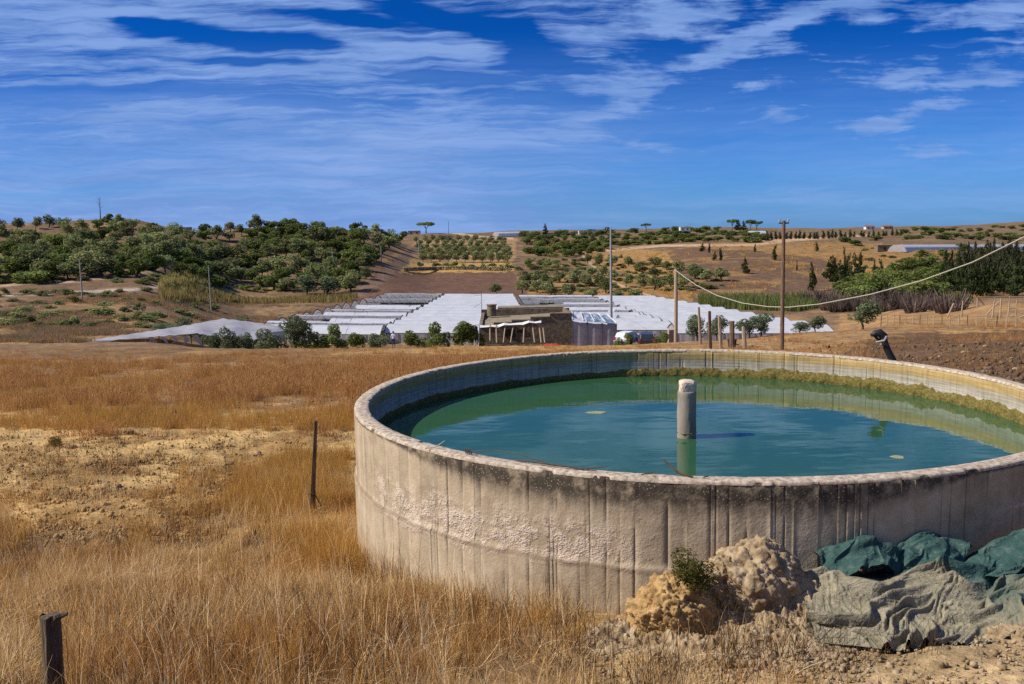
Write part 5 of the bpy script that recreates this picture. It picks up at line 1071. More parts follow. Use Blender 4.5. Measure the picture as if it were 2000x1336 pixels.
def greenhouse(label, nl, nr, fr, fl, spans, state, gut=2.0, rise=1.25, vent=None, open_right=False, front=True, seed=1, gable_r=True):
    """nl, nr, fr, fl: photo corners of the roof (near left, near right, far right, far left); state per span, near to far: None or covered fractions"""
    zt = GZ + gut + rise * .75; C = [roof_pt(*c, zt) for c in (nl, nr, fr, fl)]; root = empty('greenhouse', (C[0].x, C[0].y, GZ), label, 'greenhouse', 'white plastic greenhouses in the valley'); org = Vector((C[0].x, C[0].y, GZ)); rng = random.Random(seed)
    prof = [k / 10 for k in range(11)]
    def P(s, v): return C[0].lerp(C[1], s).lerp(C[3].lerp(C[2], s), v)
    hoop_cache = None
    for i in range(spans):
        t0 = vent[i % len(vent)] if vent else 0.0; ts = [t0 + (1 - t0) * q for q in prof]
        v0, v1 = i / spans, (i + 1) / spans; st = state[i] if i < len(state) else [(0, 1)]
        for (a, b) in st:
            nxs = max(2, int((P(b, v0) - P(a, v0)).length / 2.6)); rows = []
            for t in ts:
                row = []
                for k in range(nxs + 1):
                    s = a + (b - a) * k / nxs; q = P(s, v0 + (v1 - v0) * t); z = arch(t, gut, rise) + (.05 * math.sin(k * 2.1 + i) - .05 if 0 < k < nxs else 0) * (1 if k % 2 else .3) + rng.uniform(-.03, .03)
                    row.append(Vector((q.x, q.y, GZ + z)) - org)
                rows.append(row)
            MB().grid(rows).build('roof_sheet', M_PLAS, root)
        full = sum(b - a for a, b in st)
        if full < .97 or t0 > .2:                                    # bare hoops and a strip of crop where the sheet is gone
            mb = MB(); n = 8
            for k in range(n + 1):
                s = k / n; mb.tube([Vector((*P(s, v0 + (v1 - v0) * t).xy, GZ + arch(t, gut, rise) - .03)) - org for t in prof[::2]], .035, 4, False)
            mb.build('hoops', M_FRAME, root)
            cr = crown('crop_row', M_CROP, 300 + i + seed, 1400, .05, 'dome'); q0, q1 = P(0.03, (v0 + v1) / 2), P(.97, (v0 + v1) / 2); o = link('crop_row', cr, root); o.location = (q0 + q1) / 2 - org; o.location.z = 0; o.scale = ((q1 - q0).length * 1.02, (P(.5, v1) - P(.5, v0)).length * .9, 1.8); o.rotation_euler.z = math.atan2((q1 - q0).y, (q1 - q0).x)
        for s, side in ((1, gable_r), (0, True)):
            pts = [Vector((*P(s, v0 + (v1 - v0) * t).xy, GZ + arch(t, gut, rise))) - org for t in prof]
            if side and not (open_right and s == 1):
                base = [Vector((pts[-1].x, pts[-1].y, 0)), Vector((pts[0].x, pts[0].y, 0))]; mb = MB(); mb.quad(*(pts + base)); mb.build('gable_sheet', M_WALLP, root)
            mb = MB(); off = Vector((.06 if s else -.06, 0, .02)); mb.tube([p + off for p in pts], .075, 5)
            mb.tube([pts[0] + off, Vector((pts[0].x, pts[0].y, 0)) + off], .06, 5)
            if open_right and s == 1: mb.tube([pts[2] + off, pts[8] + off], .05, 4); mb.tube([pts[5] + off, Vector((pts[5].x, pts[5].y, 0)) + off], .05, 4)
            mb.build('gable_frame', M_FRAME, root)
    for k in range(spans + 1):
        a, b = P(0, k / spans), P(1, k / spans); MB().tube([Vector((a.x, a.y, GZ + gut - .05)) - org, Vector((b.x, b.y, GZ + gut - .05)) - org], .085, 5).build('gutter', M_FRAME, root)
    if front:
        n = 10
        for k in range(n):
            a, b = P(k / n, 0), P((k + 1) / n, 0); mb = MB()
            rows = [[Vector((q.x, q.y - .08 - .05 * (j % 2), GZ + z)) - org for j, q in enumerate([a.lerp(b, w / 4) for w in range(5)])] for z in (0, gut * .5, gut - .12)]
            mb.grid(rows).build('side_sheet', M_WALLP, root)
            MB().tube([Vector((a.x, a.y - .18, GZ)) - org, Vector((a.x, a.y - .18, GZ + gut)) - org], .06, 5).build('post', M_FRAME, root)
    return root
greenhouse('arched greenhouse with bare hoops and open gables, left of the smooth white one', (480, 640), (742, 643), (866, 574), (758, 574), 14,
           [[(0.0, .28), (.44, 1)], [(0.0, 1)], [(.45, 1)], [(.02, 1)], [(.20, 1)], [(.16, .98)], [(.35, 1)], [(.25, 1)], [], [], [(.02, 1)], [], [(.02, 1)], [(.0, 1)]], open_right=True, seed=2, vent=[.0, .34, .0, .42, .1, .40, .30, .2, .45, .3, .45, .4, .5, .4])
greenhouse('smooth white multi-span greenhouse standing behind the fig trees', (750, 640), (1040, 640), (1001, 574), (872, 574), 12, [], seed=3)
greenhouse('patchy greenhouse with torn roof strips behind the stone building', (1048, 634), (1316, 634), (1150, 577), (1012, 577), 12, [[(0, 1)], [(0, 1)], [(.3, .62), (.74, 1)], [(0, 1)], [(.1, .78), (.84, 1)], [(0, 1)], [(.25, 1)], [(.45, 1)], [(0, .22), (.4, 1)], [(.2, 1)], [(0, .3), (.5, 1)], [(0, 1)]], seed=4, vent=[0, 0, .2, 0, .4, .1, .45, .3, .5, .4, .5, .3])
greenhouse('largest white greenhouse with a zigzag right edge behind the young olives', (1322, 640), (1632, 640), (1268, 578), (1155, 578), 13, [], seed=5)

# ------------------------------------------------------------------ stone farm building, shed, shelter
M_STONE = simple('old_stone', [(.085, .062, .038), (.19, .145, .092), (.28, .22, .145)], 2.2, 7, .95, .9, .06, .1)
M_ROOF = simple('weathered_roof_slab', [(.14, .108, .072), (.245, .195, .13), (.31, .255, .18)], 1.4, 6, .95, .6, .05, .1)
M_DARK = simple('dark_opening', [(.008, .007, .006), (.02, .017, .014)], 3, 2, .95, 0)
M_RED = simple('red_plastic', [(.30, .018, .02), (.50, .035, .035)], 5, 3, .5, .2)
M_WHITE = simple('white_rag', [(.55, .50, .46), (.72, .69, .66)], 4, 4, .85, .4, .03)
M_BLUET = simple('blue_torn_sheet', [(.04, .07, .11), (.16, .22, .30), (.55, .60, .66)], 1.6, 4, .6, .3, .03)
def farm_building():
    d0, d1 = 108.0, 121.0; zg = H(ray(1020, 650)[0] * 108, 108) - .6; org = Vector((ray(935, 640)[0] * d0, d0, zg)); P = lambda px, py, d: Vector(at(px, py, d)) - org
    root = empty('stone_farm_building', org, 'low old stone farm building with stepped parapet and flat roof', 'building')
    steps = [(935, 964, 638), (964, 999, 631), (999, 1036, 626), (1036, 1074, 620), (1074, 1117, 613)]
    for x0, x1, y in steps:                               # front wall in rising steps
        a, b = P(x0, y, d0), P(x1, y, d0); zt = (a.z + b.z) / 2; MB().box(((a.x + b.x) / 2, .25, zt / 2), (b.x - a.x - .01, .5, zt)).build('front_wall', M_STONE, root)
        MB().box(((a.x + b.x) / 2, .22, zt + .06), (b.x - a.x - .02, .62, .12)).build('parapet_cap', M_ROOF, root)
    fl, fr = P(935, 638, d0 + .6), P(1117, 613, d0 + .6); bl, br = P(940, 612, d1), P(1112, 603, d1)
    roof = [[fl - Vector((0, 0, .25)), Vector((fl.lerp(fr, .5).x, fl.y, fl.lerp(fr, .5).z - .2)), fr - Vector((0, 0, .15))], [fl.lerp(bl, .5) - Vector((0, 0, .15)), fl.lerp(bl, .5).lerp(fr.lerp(br, .5), .5) - Vector((0, 0, .15)), fr.lerp(br, .5) - Vector((0, 0, .1))], [bl - Vector((0, 0, .5)), bl.lerp(br, .5) - Vector((0, 0, .5)), br - Vector((0, 0, .4))]]
    MB().grid(roof).build('roof', M_ROOF, root)
    zt = (bl.z + br.z) / 2; MB().box(((bl.x + br.x) / 2, d1 - d0 + .2, zt / 2 + .15), (br.x - bl.x, .4, zt + .3)).build('back_wall', M_STONE, root)
    for x, ya, yb, za, zb in ((fl.x + .2, .5, d1 - d0, fl.z, bl.z), (fr.x - .2, .5, d1 - d0, fr.z, br.z)):
        mb = MB(); mb.grid([[Vector((x - .2, ya, 0)), Vector((x - .2, yb, 0))], [Vector((x - .2, ya, za + .1)), Vector((x - .2, yb, zb + .1))], [Vector((x + .2, ya, za + .1)), Vector((x + .2, yb, zb + .1))], [Vector((x + .2, ya, 0)), Vector((x + .2, yb, 0))]]).build('side_wall', M_STONE, root)
    a = P(960, 596, d1 - 2); mb = MB(); mb.tube([(a.x, a.y, a.z - 1.4), (a.x, a.y, a.z)], .62, 14); ck = mb.build('roof_cistern', M_STONE, root); MB().tube([(a.x, a.y, a.z - .02), (a.x, a.y, a.z + .12)], .72, 14).build('lid', M_ROOF, ck)
    b0, b1 = P(972, 601, d1 + 1), P(1100, 598, d1 + 1); mb = MB(); mb.box(((b0.x + b1.x) / 2, d1 - d0 + 2.2, (b0.z + b1.z) / 2 - .25), (b1.x - b0.x, 3.4, .5)); mb.build('rear_roof', M_ROOF, root)
    for x0, x1, y0, y1 in ((984, 1000, 643, 656), (1000, 1006, 643, 660), (1010, 1026, 643, 650)):
        q0, q1 = P(x0, y1, d0), P(x1, y0, d0); MB().box(((q0.x + q1.x) / 2, -.03, (q0.z + q1.z) / 2), (q1.x - q0.x, .08, q1.z - q0.z)).build('opening', M_DARK, root)
    for k, (x0, x1) in enumerate([(957, 957), (970, 969), (983, 987), (997, 1003), (1022, 1024), (1044, 1040), (1057, 1053), (1064, 1060)]):   # props of the lean-to
        t = P(x1, 634, d0 - 1.2); b = P(x0, 656, d0 - 2.2); MB().tube([b - Vector((0, 0, .8)), t], .085, 6).build('lean_to_prop', M_POLEL, root)
    rows = [[P(937 + 12 * k, 640 - 1.1 * k + (k % 2) * 1.5, d0 - 1.5 + j * .9) + Vector((0, 0, j * .25 + .08 * math.sin(k * 1.7 + j))) for k in range(11)] for j in range(2)]
    MB().grid(rows).build('ragged_sheet', M_WHITE, root)
    lw = P(948, 657, d0 - 1.6); rw = P(1060, 657, d0 - 1.6); MB().box(((lw.x + rw.x) / 2, -1.3, .6), (rw.x - lw.x, .35, 1.2)).build('low_wall', M_STONE, root)
    return root
farm_building()
def small_things():
    # plastic-sided shed right of the building
    d0 = 106.0; zg = H(ray(1160, 650)[0] * d0, d0) - .4; org = Vector((ray(1117, 640)[0] * d0, d0, zg)); P = lambda px, py, d: Vector(at(px, py, d)) - org
    root = empty('plastic_shed', org, 'plastic-sided shed with torn blue and white roof beside the stone building', 'shed')
    c = [P(1118, 627, d0), P(1147, 630, d0), P(1176, 632, d0), P(1204, 634, d0)]; bk = [P(1117, 611, d0 + 7), P(1140, 613, d0 + 7), P(1162, 615, d0 + 7), P(1186, 618, d0 + 7)]
    for k in range(3):
        a, b = c[k], c[k + 1]; MB().grid([[Vector((a.x + .02, 0, -.3)), Vector(((a.x + b.x) / 2, -.1, -.3)), Vector((b.x - .02, 0, -.3))], [a + Vector((.02, 0, 0)), (a + b) / 2 + Vector((0, -.06, -.08)), b - Vector((.02, 0, 0))]]).build('side_sheet', M_WALLP, root)
        rows = [[a.lerp(b, s).lerp(bk[k].lerp(bk[k + 1], s), v) + Vector((0, -.15, .12 + .09 * math.sin(7 * s + 5 * v + k * 2) * (v > 0))) for s in (0, .33, .66, 1)] for v in (0, .2, .4, .6, .8, 1)]
        MB().grid(rows).build('roof_sheet', M_BLUET if k else M_PLAS, root)
    for k in range(4): MB().tube([Vector((c[k].x, -.05, -.4)), c[k] + Vector((0, -.05, .1))], .06, 6).build('post', M_FRAME, root)
    MB().grid([[Vector((c[3].x, 0, -.3)), Vector((bk[3].x, 7, -.3))], [c[3], bk[3]]]).build('end_sheet', M_WALLP, root)
    for k in range(5): q = k / 4; a = c[0].lerp(c[3], q); b = bk[0].lerp(bk[3], q); MB().tube([a + Vector((0, -.1, .2)), b + Vector((0, 0, .25))], .05, 5).build('roof_lath', M_WHITE, root)
    # makeshift shelter left of the building
    d = 105.0; zg = H(ray(918, 650)[0] * d, d) - .2; org = Vector((ray(918, 650)[0] * d, d, zg)); root = empty('makeshift_shelter', org, 'makeshift shelter of pale poles and sagging cloth at the left end of stone building', 'shelter')
    Q = lambda px, py, dd=d: Vector(at(px, py, dd)) - org
    for x0, x1, y1 in ((903, 908, 637), (934, 936, 634), (906, 911, 640), (926, 927, 636)): MB().tube([Vector((Q(x0, 665).x, 0, -.2)), Q(x1, y1)], .07, 6).build('pole', M_WHITE, root)
    MB().tube([Q(898, 637), Q(938, 634)], .06, 5).build('ridge_pole', M_WHITE, root)
    MB().grid([[Q(905 + 7 * k, 636 + j * 7 + 2 * math.sin(k * 1.9 + j), d + j * .3) for k in range(5)] for j in range(4)]).build('sagging_cloth', simple('dark_cloth', [(.03, .035, .032), (.10, .11, .09), (.3, .28, .24)], 2, 4, .9), root)
    MB().grid([[Q(902 + 5 * k, 650 + j * 5 + 1.5 * math.sin(k * 2.3), d - .5) for k in range(4)] for j in range(3)]).build('white_rag', M_WHITE, root)
    # red heap before the building
    g = G_(1082, 103.5); o = link('red_sheet', blobmesh('red_sheet', 3, (1.3, .5, .34), M_RED, 41, .6, -.3, .5)); o.location = (g[0], g[1], H(g[0], g[1]) + .15); tag(o, 'crumpled bright red plastic sheet lying against the stone building', 'plastic sheet')
    # pale gate pillar and red-white barrel by the pole
    g = G_(1311, 97); o = MB().box((0, 0, .6), (.75, .5, 1.9), .2, .9).build('gate_pillar', simple('pinkish_masonry', [(.30, .19, .13), (.46, .33, .25)], 3, 4, .9, .4)); o.location = (g[0], g[1], g[2]); tag(o, 'short pinkish masonry gate pillar at the foot of the wooden utility pole', 'pillar')
def G_(px, d): r = ray(px, 640); return (r[0] * d, d, H(r[0] * d, d))
small_things()
def collapsed_tunnel():
    d = 104.0; org = Vector(G_(380, d)); root = empty('collapsed_polytunnel', org, 'collapsed low polytunnel with a sagging dusty white sheet', 'polytunnel'); Q = lambda px, py, dd: Vector(at(px, py, dd)) - org
    back = [(176, 664, 101), (245, 654, 103), (308, 644, 105), (370, 634, 107), (436, 622, 109), (500, 630, 108), (556, 638, 107)]; front = [(190, 666, 99.5), (256, 661, 99), (320, 656, 99), (385, 651, 99), (425, 658, 98), (490, 664, 98), (545, 655, 99)]
    fine = []
    for j in range(9):
        v = j / 8; row = []
        for k in range(37):
            s = k / 36 * 6; i = min(int(s), 5); f = s - i; a = Q(*back[i]).lerp(Q(*back[i + 1]), f); b = Q(*front[i]).lerp(Q(*front[i + 1]), f); p = a.lerp(b, v); p.z += -.35 * math.sin(math.pi * v) * (.5 + .5 * math.sin(k * .9)) + .05 * math.sin(k * 2.7 + j * 1.3); row.append(p)
        fine.append(row)
    M = plastic('old_grey_plastic', [(.30, .28, .29), (.44, .42, .43), (.55, .53, .54)]); MB().grid(fine).build('sagging_sheet', M, root, True)
    for k in range(6):
        x = 290 + k * 22; a = Q(x, 658 - k * .5, 99.2); MB().grid([[a, a + Vector((.5, 0, 0))], [a + Vector((.25 + .2 * math.sin(k), .1, -.5)), a + Vector((.75, .1, -.45))], [a + Vector((.7 * math.sin(k * 2), .2, -1.1)), a + Vector((.3 + .7 * math.sin(k * 2), .2, -1.0))]]).build('hanging_strip', M, root)
    for x, y, dd in ((310, 650, 104.8), (372, 640, 106.5), (436, 627, 108.8), (500, 634, 107.6), (555, 642, 106.6), (395, 655, 99), (548, 659, 99)):
        a = Q(x, y, dd); MB().tube([Vector((a.x, a.y, -2.2)), a + Vector((0, 0, -.03))], .07, 5).build('post', M_FRAME, root)
    a = Q(195, 668, 101); b = Q(436, 627, 109); MB().tube([a, b], .07, 5).build('ridge_pole', M_WHITE, root)
    MB().grid([[Q(500, 652, 98.5), Q(555, 646, 99.5)], [Q(502, 668, 98.4), Q(556, 664, 99.4)]]).build('end_sheet', M, root)
collapsed_tunnel()

# ------------------------------------------------------------------ cars and person
def car(loc, rz, paint, label, long=4.3, tall=1.75, pick=False):
    root = empty('parked_car', loc, label, 'car', 'cars parked by the greenhouses', rz); W2 = .88; L = long / 2
    MP = simple('paint_' + paint[0], paint[1], 2, 2, .3, 0, spec=.5); MG = simple('car_glass', [(.012, .016, .02), (.03, .035, .04)], 2, 2, .08, 0, spec=.6); MT = simple('tyre_rubber', [(.012, .012, .012), (.025, .025, .025)], 8, 2, .9, .2)
    def loft(secs, inset=.0):
        mb = MB(); n = len(secs[0])
        for s in secs: mb.v += [tuple(p) for p in s]
        for i in range(len(secs) - 1):
            for k in range(n): k2 = (k + 1) % n; mb.f.append((i * n + k, i * n + k2, (i + 1) * n + k2, (i + 1) * n + k))
        mb.f.append(tuple(range(n))[::-1]); mb.f.append(tuple(range((len(secs) - 1) * n, len(secs) * n))); return mb
    def sec(y, w, z0, z1): r = .12; return [(-w, y, z0), (w, y, z0), (w + .02, y, (z0 + z1) / 2), (w - .03, y, z1 - r), (w - r, y, z1), (-w + r, y, z1), (-w + .03, y, z1 - r), (-w - .02, y, (z0 + z1) / 2)]
    loft([sec(-L, W2 * .9, .42, .85), sec(-L + .15, W2, .32, 1.0), sec(-L * .4, W2, .28, 1.05), sec(L * .4, W2, .28, 1.03), sec(L - .3, W2, .32, .98), sec(L, W2 * .88, .45, .8)]).build('body', MP, root)
    loft([sec(-L + .12, W2 * .84, .98, 1.05), sec(-L + .38, W2 * .80, .98, tall - .03), sec(0, W2 * .80, 1.0, tall), sec(L * .25, W2 * .78, 1.0, tall - .03), sec(L * .55, W2 * .82, .98, 1.06)]).build('cabin', MP, root)
    MB().quad((-.60, -L + .165, 1.10), (.60, -L + .165, 1.10), (.55, -L + .345, tall - .18), (-.55, -L + .345, tall - .18)).build('rear_window', MG, root)
    MB().quad((.60, L * .535, 1.12), (-.60, L * .535, 1.12), (-.55, L * .29, tall - .16), (.55, L * .29, tall - .16)).build('windscreen', MG, root)
    for s in (-1, 1):
        for y0, y1 in ((-L + .55, -.05), (.05, L * .30)): MB().quad((s * W2 * .835, y0, 1.10), (s * W2 * .835, y1, 1.10), (s * W2 * .80, y1 - .08, tall - .18), (s * W2 * .80, y0 + .08, tall - .18)).build('side_window', MG, root)
        for y in (-L * .62, L * .62):
            w = MB().tube([(s * (W2 - .16), y, .33), (s * (W2 + .03), y, .33)], .33, 16).build('wheel', MT, root); MB().tube([(s * (W2 + .02), y, .33), (s * (W2 + .05), y, .33)], .19, 12).build('hub', M_POLEC, w)
        MB().box((s * .72, -L + .03, .85), (.2, .1, .34)).build('tail_light', M_RED, root); MB().box((s * .62, L - .06, .72), (.3, .1, .16)).build('headlight', M_WHITE, root)
        MB().box((s * (W2 + .08), L * .33, 1.12), (.16, .12, .14)).build('mirror', MP, root)
    MB().box((0, -L - .02, .48), (1.5, .16, .2)).build('bumper', simple('dark_bumper', [(.03, .03, .03), (.05, .05, .05)]), root)
def cz(px, py, d, tall): p = at(px, py, d); return (p[0], d, p[2] - tall)
car(cz(1226, 646.5, 99, 1.5), -.5, ('white', [(.70, .70, .72), (.78, .78, .80)]), 'white estate car parked beside the plastic shed', 4.1, 1.5)
car(cz(1262, 648.5, 97, 1.5), -.12, ('dark', [(.022, .026, .032), (.035, .04, .05)]), 'dark blue car parked right beside the white one', 4.4, 1.5)
def person():
    d = 97.0; p = at(768, 648, d); z0 = p[2] - 1.72; root = empty('person', (p[0], d, z0), 'person with dark hair in white shirt and dark trousers standing in grass', 'person')
    J = [(0, 0, .95), (0, .01, 1.15), (0, .0, 1.38), (0, .0, 1.50), (0, 0, 1.62), (-.10, 0, .90), (-.11, .02, .50), (-.11, 0, .08), (-.11, -.12, .03), (.10, 0, .90), (.11, .02, .50), (.11, .0, .08), (.11, -.12, .03), (-.19, 0, 1.40), (-.25, .02, 1.14), (-.26, -.08, .90), (-.26, -.12, .80), (.19, 0, 1.40), (.25, .02, 1.14), (.26, -.08, .90), (.26, -.12, .80)]
    E = [(0, 1), (1, 2), (2, 3), (3, 4), (0, 5), (5, 6), (6, 7), (7, 8), (0, 9), (9, 10), (10, 11), (11, 12), (2, 13), (13, 14), (14, 15), (15, 16), (2, 17), (17, 18), (18, 19), (19, 20)]
    RR = [.16, .15, .17, .06, .105, .10, .065, .045, .04, .10, .065, .045, .04, .075, .052, .04, .035, .075, .052, .04, .035]
    m = bpy.data.materials.new('clothing'); m.use_nodes = True; t = NT(m.node_tree); out = t.new('ShaderNodeOutputMaterial'); b = t.new('ShaderNodeBsdfPrincipled'); t.l.new(b.outputs[0], out.inputs[0]); x, y, z = t.sep(t.obj())
    skin = (.33, .19, .12); c = t.mix(t.step(z, .96, .97), (.05, .06, .09), (.74, .74, .80)); c = t.mix(t.step(z, 1.50, 1.51), c, skin); c = t.mix(t.mul(t.step(z, 1.06, 1.05), t.step(t.m('ABSOLUTE', x), .20, .205)), c, skin); c = t.mix(t.step(z, .06, .05), c, (.03, .02, .02)); t.put(b.inputs[0], c); b.inputs['Roughness'].default_value = .9
    me = bpy.data.meshes.new('body'); me.from_pydata(J, E, []); me.materials.append(m); o = link('body', me, root); md = o.modifiers.new('skin', 'SKIN')
    for v, r in zip(me.skin_vertices[0].data, RR): v.radius = (r, r * .8)
    me.skin_vertices[0].data[0].use_root = True; o.modifiers.new('sub', 'SUBSURF').levels = 2
    h = link('hair', blobmesh('hair', 3, (.118, .125, .13), simple('dark_hair', [(.012, .009, .007), (.03, .02, .015)], 9, 3, .7), 3, .08, -.3, .05), root); h.location = (0, .015, 1.665)
person()

# ------------------------------------------------------------------ poles, cable, fences
def utility_pole(base, top, r0, r1, mat, label, arm=0.0, group=None, ins=2, dmat=None):
    root = empty('utility_pole', base, label, 'pole', group); T = Vector(top) - Vector(base); MB().tube([Vector((0, 0, -.6)), T * .5, T], [r0, (r0 + r1) / 2, r1], 10).build('shaft', mat, root)
    if arm:
        for k, zz in enumerate((.15, .75)[:1 if arm < .7 else 2]):
            a = MB().box((T.x, 0, T.z - zz), (arm * 2, .09, .09)).build('crossarm', M_FRAME, root)
            for s in range(ins): x = T.x + arm * .9 * (2 * s / max(ins - 1, 1) - 1); MB().tube([(x, 0, T.z - zz + .04), (x, 0, T.z - zz + .20), (x, 0, T.z - zz + .26)], [.045, .06, .03], 6).build('insulator', M_POLEC, a)
    return root
def pole_px(bx, by, tx, ty, dmin, *a, d=None, **k):
    b = gnd(bx, by, dmin) if d is None else np.array([ray(bx, by)[0] * d, d, H(ray(bx, by)[0] * d, d)]); t = at(tx, ty, b[1]); t = np.array([t[0] if d is None else b[0], b[1], t[2]]); utility_pole(tuple(b), tuple(t), *a, **k); return Vector(b), Vector(t)
def wire(a, b, sag, r, label, mat=M_FRAME, n=16, name='power_line'):
    tag(MB().tube([a.lerp(b, k / n) - Vector((0, 0, sag * 4 * (k / n) * (1 - k / n))) for k in range(n + 1)], r, 4).build(name, mat), label, 'cable')
def poles():
    _, t1 = pole_px(161, 583, 155, 504, 110, .17, .11, M_POLEC, 'concrete utility pole with double crossarm at the foot of left hill', arm=.75, group='utility poles of the left valley')
    _, t2 = pole_px(413, 606, 407, 518, 100, .15, .10, M_POLEC, 'tall thin utility pole standing before the yellow reed belt', arm=.4, group='utility poles of the left valley')
    _, t3 = pole_px(650, 527, 649, 490, 200, .16, .11, M_POLEC, 'utility pole among the bushes above the ploughed field corner', arm=.5)
    _, t4 = pole_px(745, 512, 744, 480, 200, .16, .11, M_POLEC, 'utility pole left of the dirt track', arm=.5)
    _, t5 = pole_px(818, 500, 817, 458, 250, .18, .12, M_POLEC, 'utility pole at the corner of the orchard', arm=.6)
    _, t6 = pole_px(335, 538, 335, 519, 150, .12, .09, M_POLEC, 'short pale pole on the lower left hillside', arm=0)
    pole_px(876, 453, 876, 432, 400, .2, .14, M_POLEW, 'dark pole on the skyline right of umbrella pine', arm=0)
    pole_px(1348, 452, 1348, 437, 500, .2, .14, M_POLEC, 'thin lamp pole on the far ridge', arm=.5)
    pole_px(1594, 492, 1593, 470, 300, .16, .12, M_POLEW, 'short dark pole on the golden hillside', arm=0)
    wire(t1 + Vector((.5, 0, 0)), t2 + Vector((-.2, 0, 0)), 1.0, .022, 'thin power line between the two left valley poles'); wire(t2, t3, 1.2, .022, 'thin power line from the thin pole to the bushes above field'); wire(t3, t4, .6, .03, 'thin power line between the poles beside the dirt track'); wire(t4, t5, .6, .03, 'thin power line from the dirt track to the orchard corner')
    # tall concrete pole behind the shed
    _, a = pole_px(1194, 650, 1190, 447, 100, .19, .12, M_POLEC, 'tall slim concrete utility pole behind the plastic shed', arm=.55, d=114.0, ins=3)
    _, b = pole_px(1320, 655, 1318, 525, 90, .21, .19, M_POLEL, 'thick pale wooden utility pole carrying the white cable', arm=0, d=96.0)
    bb, c = pole_px(1527, 683, 1531, 431, 40, .135, .10, M_POLEW, 'tall dark wooden pole rising behind the cistern', arm=.30)
    wire(a + Vector((.5, 0, -.2)), Vector(at(2300, 452, 160)), 1.0, .018, 'thin power line leaving the tall concrete pole'); wire(a + Vector((-.5, 0, -.2)), t5, 1.2, .02, 'thin power line from the orchard to the tall concrete pole')
    pts = [(1318, 527), (1340, 543), (1360, 557), (1400, 577), (1450, 592), (1500, 599), (1540, 600), (1600, 594), (1700, 575), (1800, 548), (1900, 512), (2000, 463), (2080, 420), (2180, 360)]
    P = []
    for k, (x, y) in enumerate(pts):
        q = (x - 1318) / (2180 - 1318); P.append(at(x, y, 1 / ((1 - q) / 96.0 + q / 40.0)))
    tag(MB().tube(P, .034, 6).build('sagging_cable', M_ROPE), 'thick white cable sagging from the pale wooden pole across the valley', 'cable')
    # television aerial on the farm building
    d = 112.0; base = at(941, 612, d); root = empty('aerial_mast', base, 'thin aerial mast on the left corner of the stone building', 'aerial'); T = Vector(at(940, 570, d)) - Vector(base); MB().tube([(0, 0, -1.0), T], .035, 6).build('mast', M_FRAME, root)
    MB().tube([T * .86 + Vector((-.9, 0, -.05)), T * .86 + Vector((.1, 0, 0))], .02, 4).build('boom', M_FRAME, root); MB().tube([T * .5 + Vector((-1.0, 0, -.6)), T * .5 + Vector((.02, 0, 0))], .02, 4).build('stay', M_FRAME, root)
    for k in range(4): MB().tube([T * .97 + Vector((-.5 + .25 * k, -.1, 0)), T * .97 + Vector((-.5 + .25 * k, .3, .06))], .012, 4).build('rod', M_FRAME, root)
poles()
